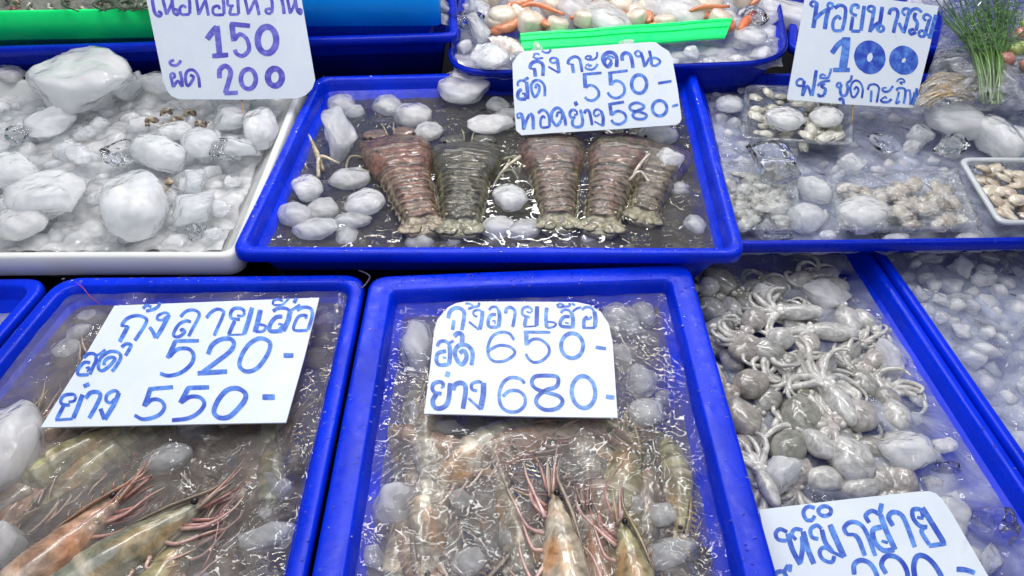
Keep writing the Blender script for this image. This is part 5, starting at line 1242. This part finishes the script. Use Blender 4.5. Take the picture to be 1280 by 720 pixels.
# ------------------------------------------------------------------ oyster packs
def oyster(loc, S, ang, parent, seed, c=(.50, .44, .34)):
    m = MB(); m.ell((0, 0, 0), (S*1.3, S*.9, S*.5), 14, 9, c, None, .45, 1.7, seed)
    rim = [Vector((cos(t)*S*1.3*(1+.1*sin(t*5+seed)), sin(t)*S*.9*(1+.1*sin(t*4+seed)), S*.05*sin(t*9+seed))) for t in [2*pi*k/16 for k in range(17)]]
    m.tube(rim, S*.13, 6, 2, tuple(q*.75 for q in c))
    o = m.build("oyster_meat", M_MEAT, parent, loc=loc); o.rotation_euler = (R.uniform(-.4, .4), R.uniform(-.4, .4), ang); return o
def pack(corners, z, h, label, name, n, cset, wrap=False, rim=True, rs_=1):
    """corners: photo pixels of the rim, front-left first, counter-clockwise"""
    q = quad(*[P(x, y, z) for x, y in corners]); c = sum((Vector((p.x, p.y, 0)) for p in q), Vector())/4
    root = empty(name, (c.x, c.y, z)); tag(root, label, "food pack" if wrap else "plastic box")
    qq = [p-xy(c) for p in q]; m = MB(); rg = []
    for d_, dz in [(.016, -h), (.012, -h+.002), (.004, -.003), (0, -.002), (-.003, -.001), (-.003, .0008), (.001, .0014), (.003, 0), (.006, -.004), (.013, -h+.004), (.02, -h+.003)]:
        rg.append([Vector((p.x, p.y, dz)) for p in rr(offset_quad(qq, d_), .014-d_*.3, 6)])
    m.rings(rg); m.build("tub", M_CLEAR, root)
    if rim:
        m = MB(); rg = []
        for d_, dz in [(-.0035, -.002), (-.0042, .0), (-.003, .0022), (.0005, .0026), (.0035, .0012), (.003, -.002)]:
            rg.append([Vector((p.x, p.y, dz)) for p in rr(offset_quad(qq, d_), .015-d_*.3, 6)])
        m.rings(rg, cap=False); m.build("rim", M_CLEAR if name == "clear_box" else M_RIMC, root)
    r = random.Random(rs_); qi = offset_quad(qq, .014)
    for i in range(n):
        p = inq(qi, r.random(), r.random()); oyster((p.x, p.y, -h*.45+r.uniform(-.3, .35)*h), r.uniform(.007, .011), r.uniform(0, 6.28), root, i*3.3, r.choice(cset))
    if wrap:
        m = MB(); vs = []; fs = []; N = 46; qo = offset_quad(qq, -.004)
        for j in range(N+1):
            for i in range(N+1):
                u, v = i/N, j/N; p = inq(qo, u, v); e = min(u, 1-u, v, 1-v)
                zz = .004+.004*min(1, e*6)+.0045*noise.noise(Vector((p.x*40, p.y*70, z)))+.0040*abs(noise.noise(Vector((p.x*120, p.y*60, z))))-(.010 if e < .001 else 0)
                vs.append((p.x, p.y, zz))
        for j in range(N):
            for i in range(N): a_ = j*(N+1)+i; fs.append((a_, a_+1, a_+N+2, a_+N+1))
        m.add(vs, fs); m.build("film", M_FILM, root)
    return root
C1_ = [(.66, .58, .46), (.72, .64, .52), (.56, .46, .36)]; C2_ = [(.56, .54, .46), (.62, .60, .52), (.44, .42, .36)]
pack([(928, 172), (1064, 180), (1062, 112), (934, 108)], .285, .022, "small clear box of oyster meat under two white ice lumps, below the sign", "clear_box", 60, C2_, rs_=2)
pack([(1050, 286), (1222, 284), (1196, 216), (1040, 218)], .272, .018, "film-wrapped pack of tan oyster meat at the front of the oyster tray", "wrapped_pack", 75, C1_, True, False, 3)
pack([(1250, 278), (1420, 276), (1370, 200), (1202, 200)], .284, .024, "milky-rimmed plastic box of oyster meat at the right picture edge", "plastic_box", 60, C1_, rs_=4)
pack([(896, 286), (1000, 286), (990, 206), (888, 206)], .270, .016, "film-wrapped pile of grey oyster meat in the left corner of the oyster tray", "wrapped_pack", 60, C2_, True, False, 5)

# ------------------------------------------------------------------ herb bag
e = empty("herb_bag", P(1215, 120, .315)); c = e.location.copy(); tag(e, "clear plastic bag of green herb stalks and dried tan pods, right of the 100 sign", "bag")
rh = random.Random(9); m = MB()
for i in range(70):
    x = 1236+rh.uniform(-12, 18); x1 = x+rh.uniform(-5, 8)+(x-1240)*.3; z = .320+rh.uniform(-.004, .012)
    top = P(x1+(x1-1240)*1.2-14+rh.uniform(-20, 20), rh.uniform(-6, 30), z+.024); mid_ = P(x1-2+rh.uniform(-9, 9), 70, z+.016+rh.uniform(-.004, .006)); bot = P(x, 126+rh.uniform(-4, 4), z-.006)
    g = rh.uniform(.45, .95)
    m.tube([bot-c, mid_-c, top-c], [.0016, .0015, .0009], 5, 4, [(.42*g, .55*g, .34*g), (.16*g, .34*g, .06*g), (.07*g, .20*g, .03*g)])
m.build("stalks", M_HERB, e)
m = MB()
for i in range(1500):   # feathery leaflets at the top of the stalks
    p = P(1240+rh.gauss(0, 24), rh.uniform(-12, 62), .346+rh.uniform(-.012, .014))-c; a = rh.uniform(0, 6.28); L_ = rh.uniform(.007, .018)
    d_ = Vector((cos(a), sin(a), rh.uniform(-.3, .5)))*L_; s_ = Vector((-sin(a), cos(a), 0))*.0012; g = rh.uniform(.4, 1.1)
    m.add([p-s_*.3, p+d_*.5-s_, p+d_, p+d_*.5+s_], [(0, 1, 2, 3)], (.07*g, .19*g, .03*g))
m.build("leaves", M_HERB, e)
m = MB()
for i in range(70):
    y = 122+rh.uniform(-16, 7); x0 = 1148+rh.uniform(-4, 16)
    p = [P(x0, y+6, .308), P(x0+28, y-10+rh.uniform(-6, 4), .318+rh.uniform(0, .006)), P(x0+62, y-6+rh.uniform(-8, 6), .314)]
    m.tube([v-c for v in p], [.0012, .0034, .0016], 7, 4, mix((.50, .38, .22), (.34, .25, .14), rh.random()), .4)
m.build("dried_pods", M_SHELL, e)
for k in range(7):
    m = MB(); cx, cy = P(1266+rh.uniform(-8, 26), 30+rh.uniform(-10, 55), .342).xy
    m.ell(Vector((cx, cy, .341))-c, (.013, .013, .010), 12, 8, (.50, .22, .17) if k % 3 else (.40, .48, .14), None, .2, 2, k)
    m.build('shallot', M_MEAT, e)

# the bag itself: a closed, creased sleeve
m = MB(); NU_, NV_ = 60, 70; vs = []; fs = []
rg = []
for i in range(NV_+1):
    u = i/NV_; yb = 136*(1-u)+(-50)*u; xl = 1140+32*u+18*sin(u*3); xr = 1330; ring = []
    bel = sin(pi*min(1, max(0, .06+.9*u)))**.6
    for j in range(NU_):
        t = 2*pi*j/NU_; k = .5+.5*cos(t); x = xl*(1-k)+xr*k
        zt_ = .310+(.030*bel*sin(t) if sin(t) > 0 else .014*sin(t)*bel)
        p = P(x, yb, .310); p.z = zt_+.002
        n_ = noise.noise(Vector((p.x*38, p.y*38, sin(t)*1.5)))*.006+abs(noise.noise(Vector((p.x*110, p.y*55, 2))))*.005
        p.z += n_*(1 if sin(t) > 0 else .2); ring.append(p-c)
    rg.append(ring)
m.rings(rg); m.build("bag_film", M_FILM, e)
# tied blue-white inner wrap round the stalks
m = MB(); rg = []
for i in range(12):
    u = i/11; y = 128-66*u; ring = []
    for j in range(20):
        t = 2*pi*j/20; k = .5+.5*cos(t); x = (1205-6*u)*(1-k)+(1272+4*u)*k
        p = P(x, y, .318); p.z = .318+.016*sin(t)+.012*u+noise.noise(Vector((x*.08, y*.05, 3)))*.003; ring.append(p-c)
    rg.append(ring)
m.rings(rg, cap=False); m.build("inner_wrap", M_FILM, e)

o = CRUSH.build('crushed_ice', M_ICE_BED); tag(o, 'crushed ice filling the trays under and between the big lumps', kind='stuff')

# water drops standing on the rims of the front trays
DR = MB(); rd = random.Random(4)
for q, z, w0, w1, n in [(Q_MID, Z1, .003, .030, 260), (Q_LEFT, Z1-.004, .003, .014, 150), (Q_LOB, Z2, .002, .012, 130), (Q_OCT, ZO, .002, .010, 60)]:
    for i in range(n):
        qi = offset_quad(q, rd.uniform(w0, w1)); k = rd.randrange(4); p = qi[k].lerp(qi[(k+1) % 4], rd.random()); r_ = rd.uniform(.0006, .0017)
        wv = noise.noise(Vector((p.x*4, p.y*4, z*9+len("seafood_tray"))))*0.0022
        DR.ell((p.x, p.y, z+wv), (r_*rd.uniform(.8, 1.6), r_, r_*.55), 8, 5)
tag(DR.build("water_drops", M_ICE_C), "small water drops standing on the blue tray rims", kind='stuff')

# red thread on the rims
limb([(94, 352, Z1+.002), (104, 360, Z1+.001), (112, 370, Z1-.004), (126, 381, Z1-.016)], [.0004, .0005, .0005, .0004], (.45, .05, .10), "red_thread", "thin red thread over the back rim of the left prawn tray", "thread", M_WOOD)
limb([(448, 338, Z1+.004), (458, 342, Z1+.004), (462, 348, Z1+.003), (452, 360, Z1+.002), (446, 352, Z1+.003)], [.0008, .001, .001, .0008, .0006], (.03, .02, .06), "wire_tie", "thin dark wire tie at the joint of the two prawn trays", "wire tie", M_WOOD)
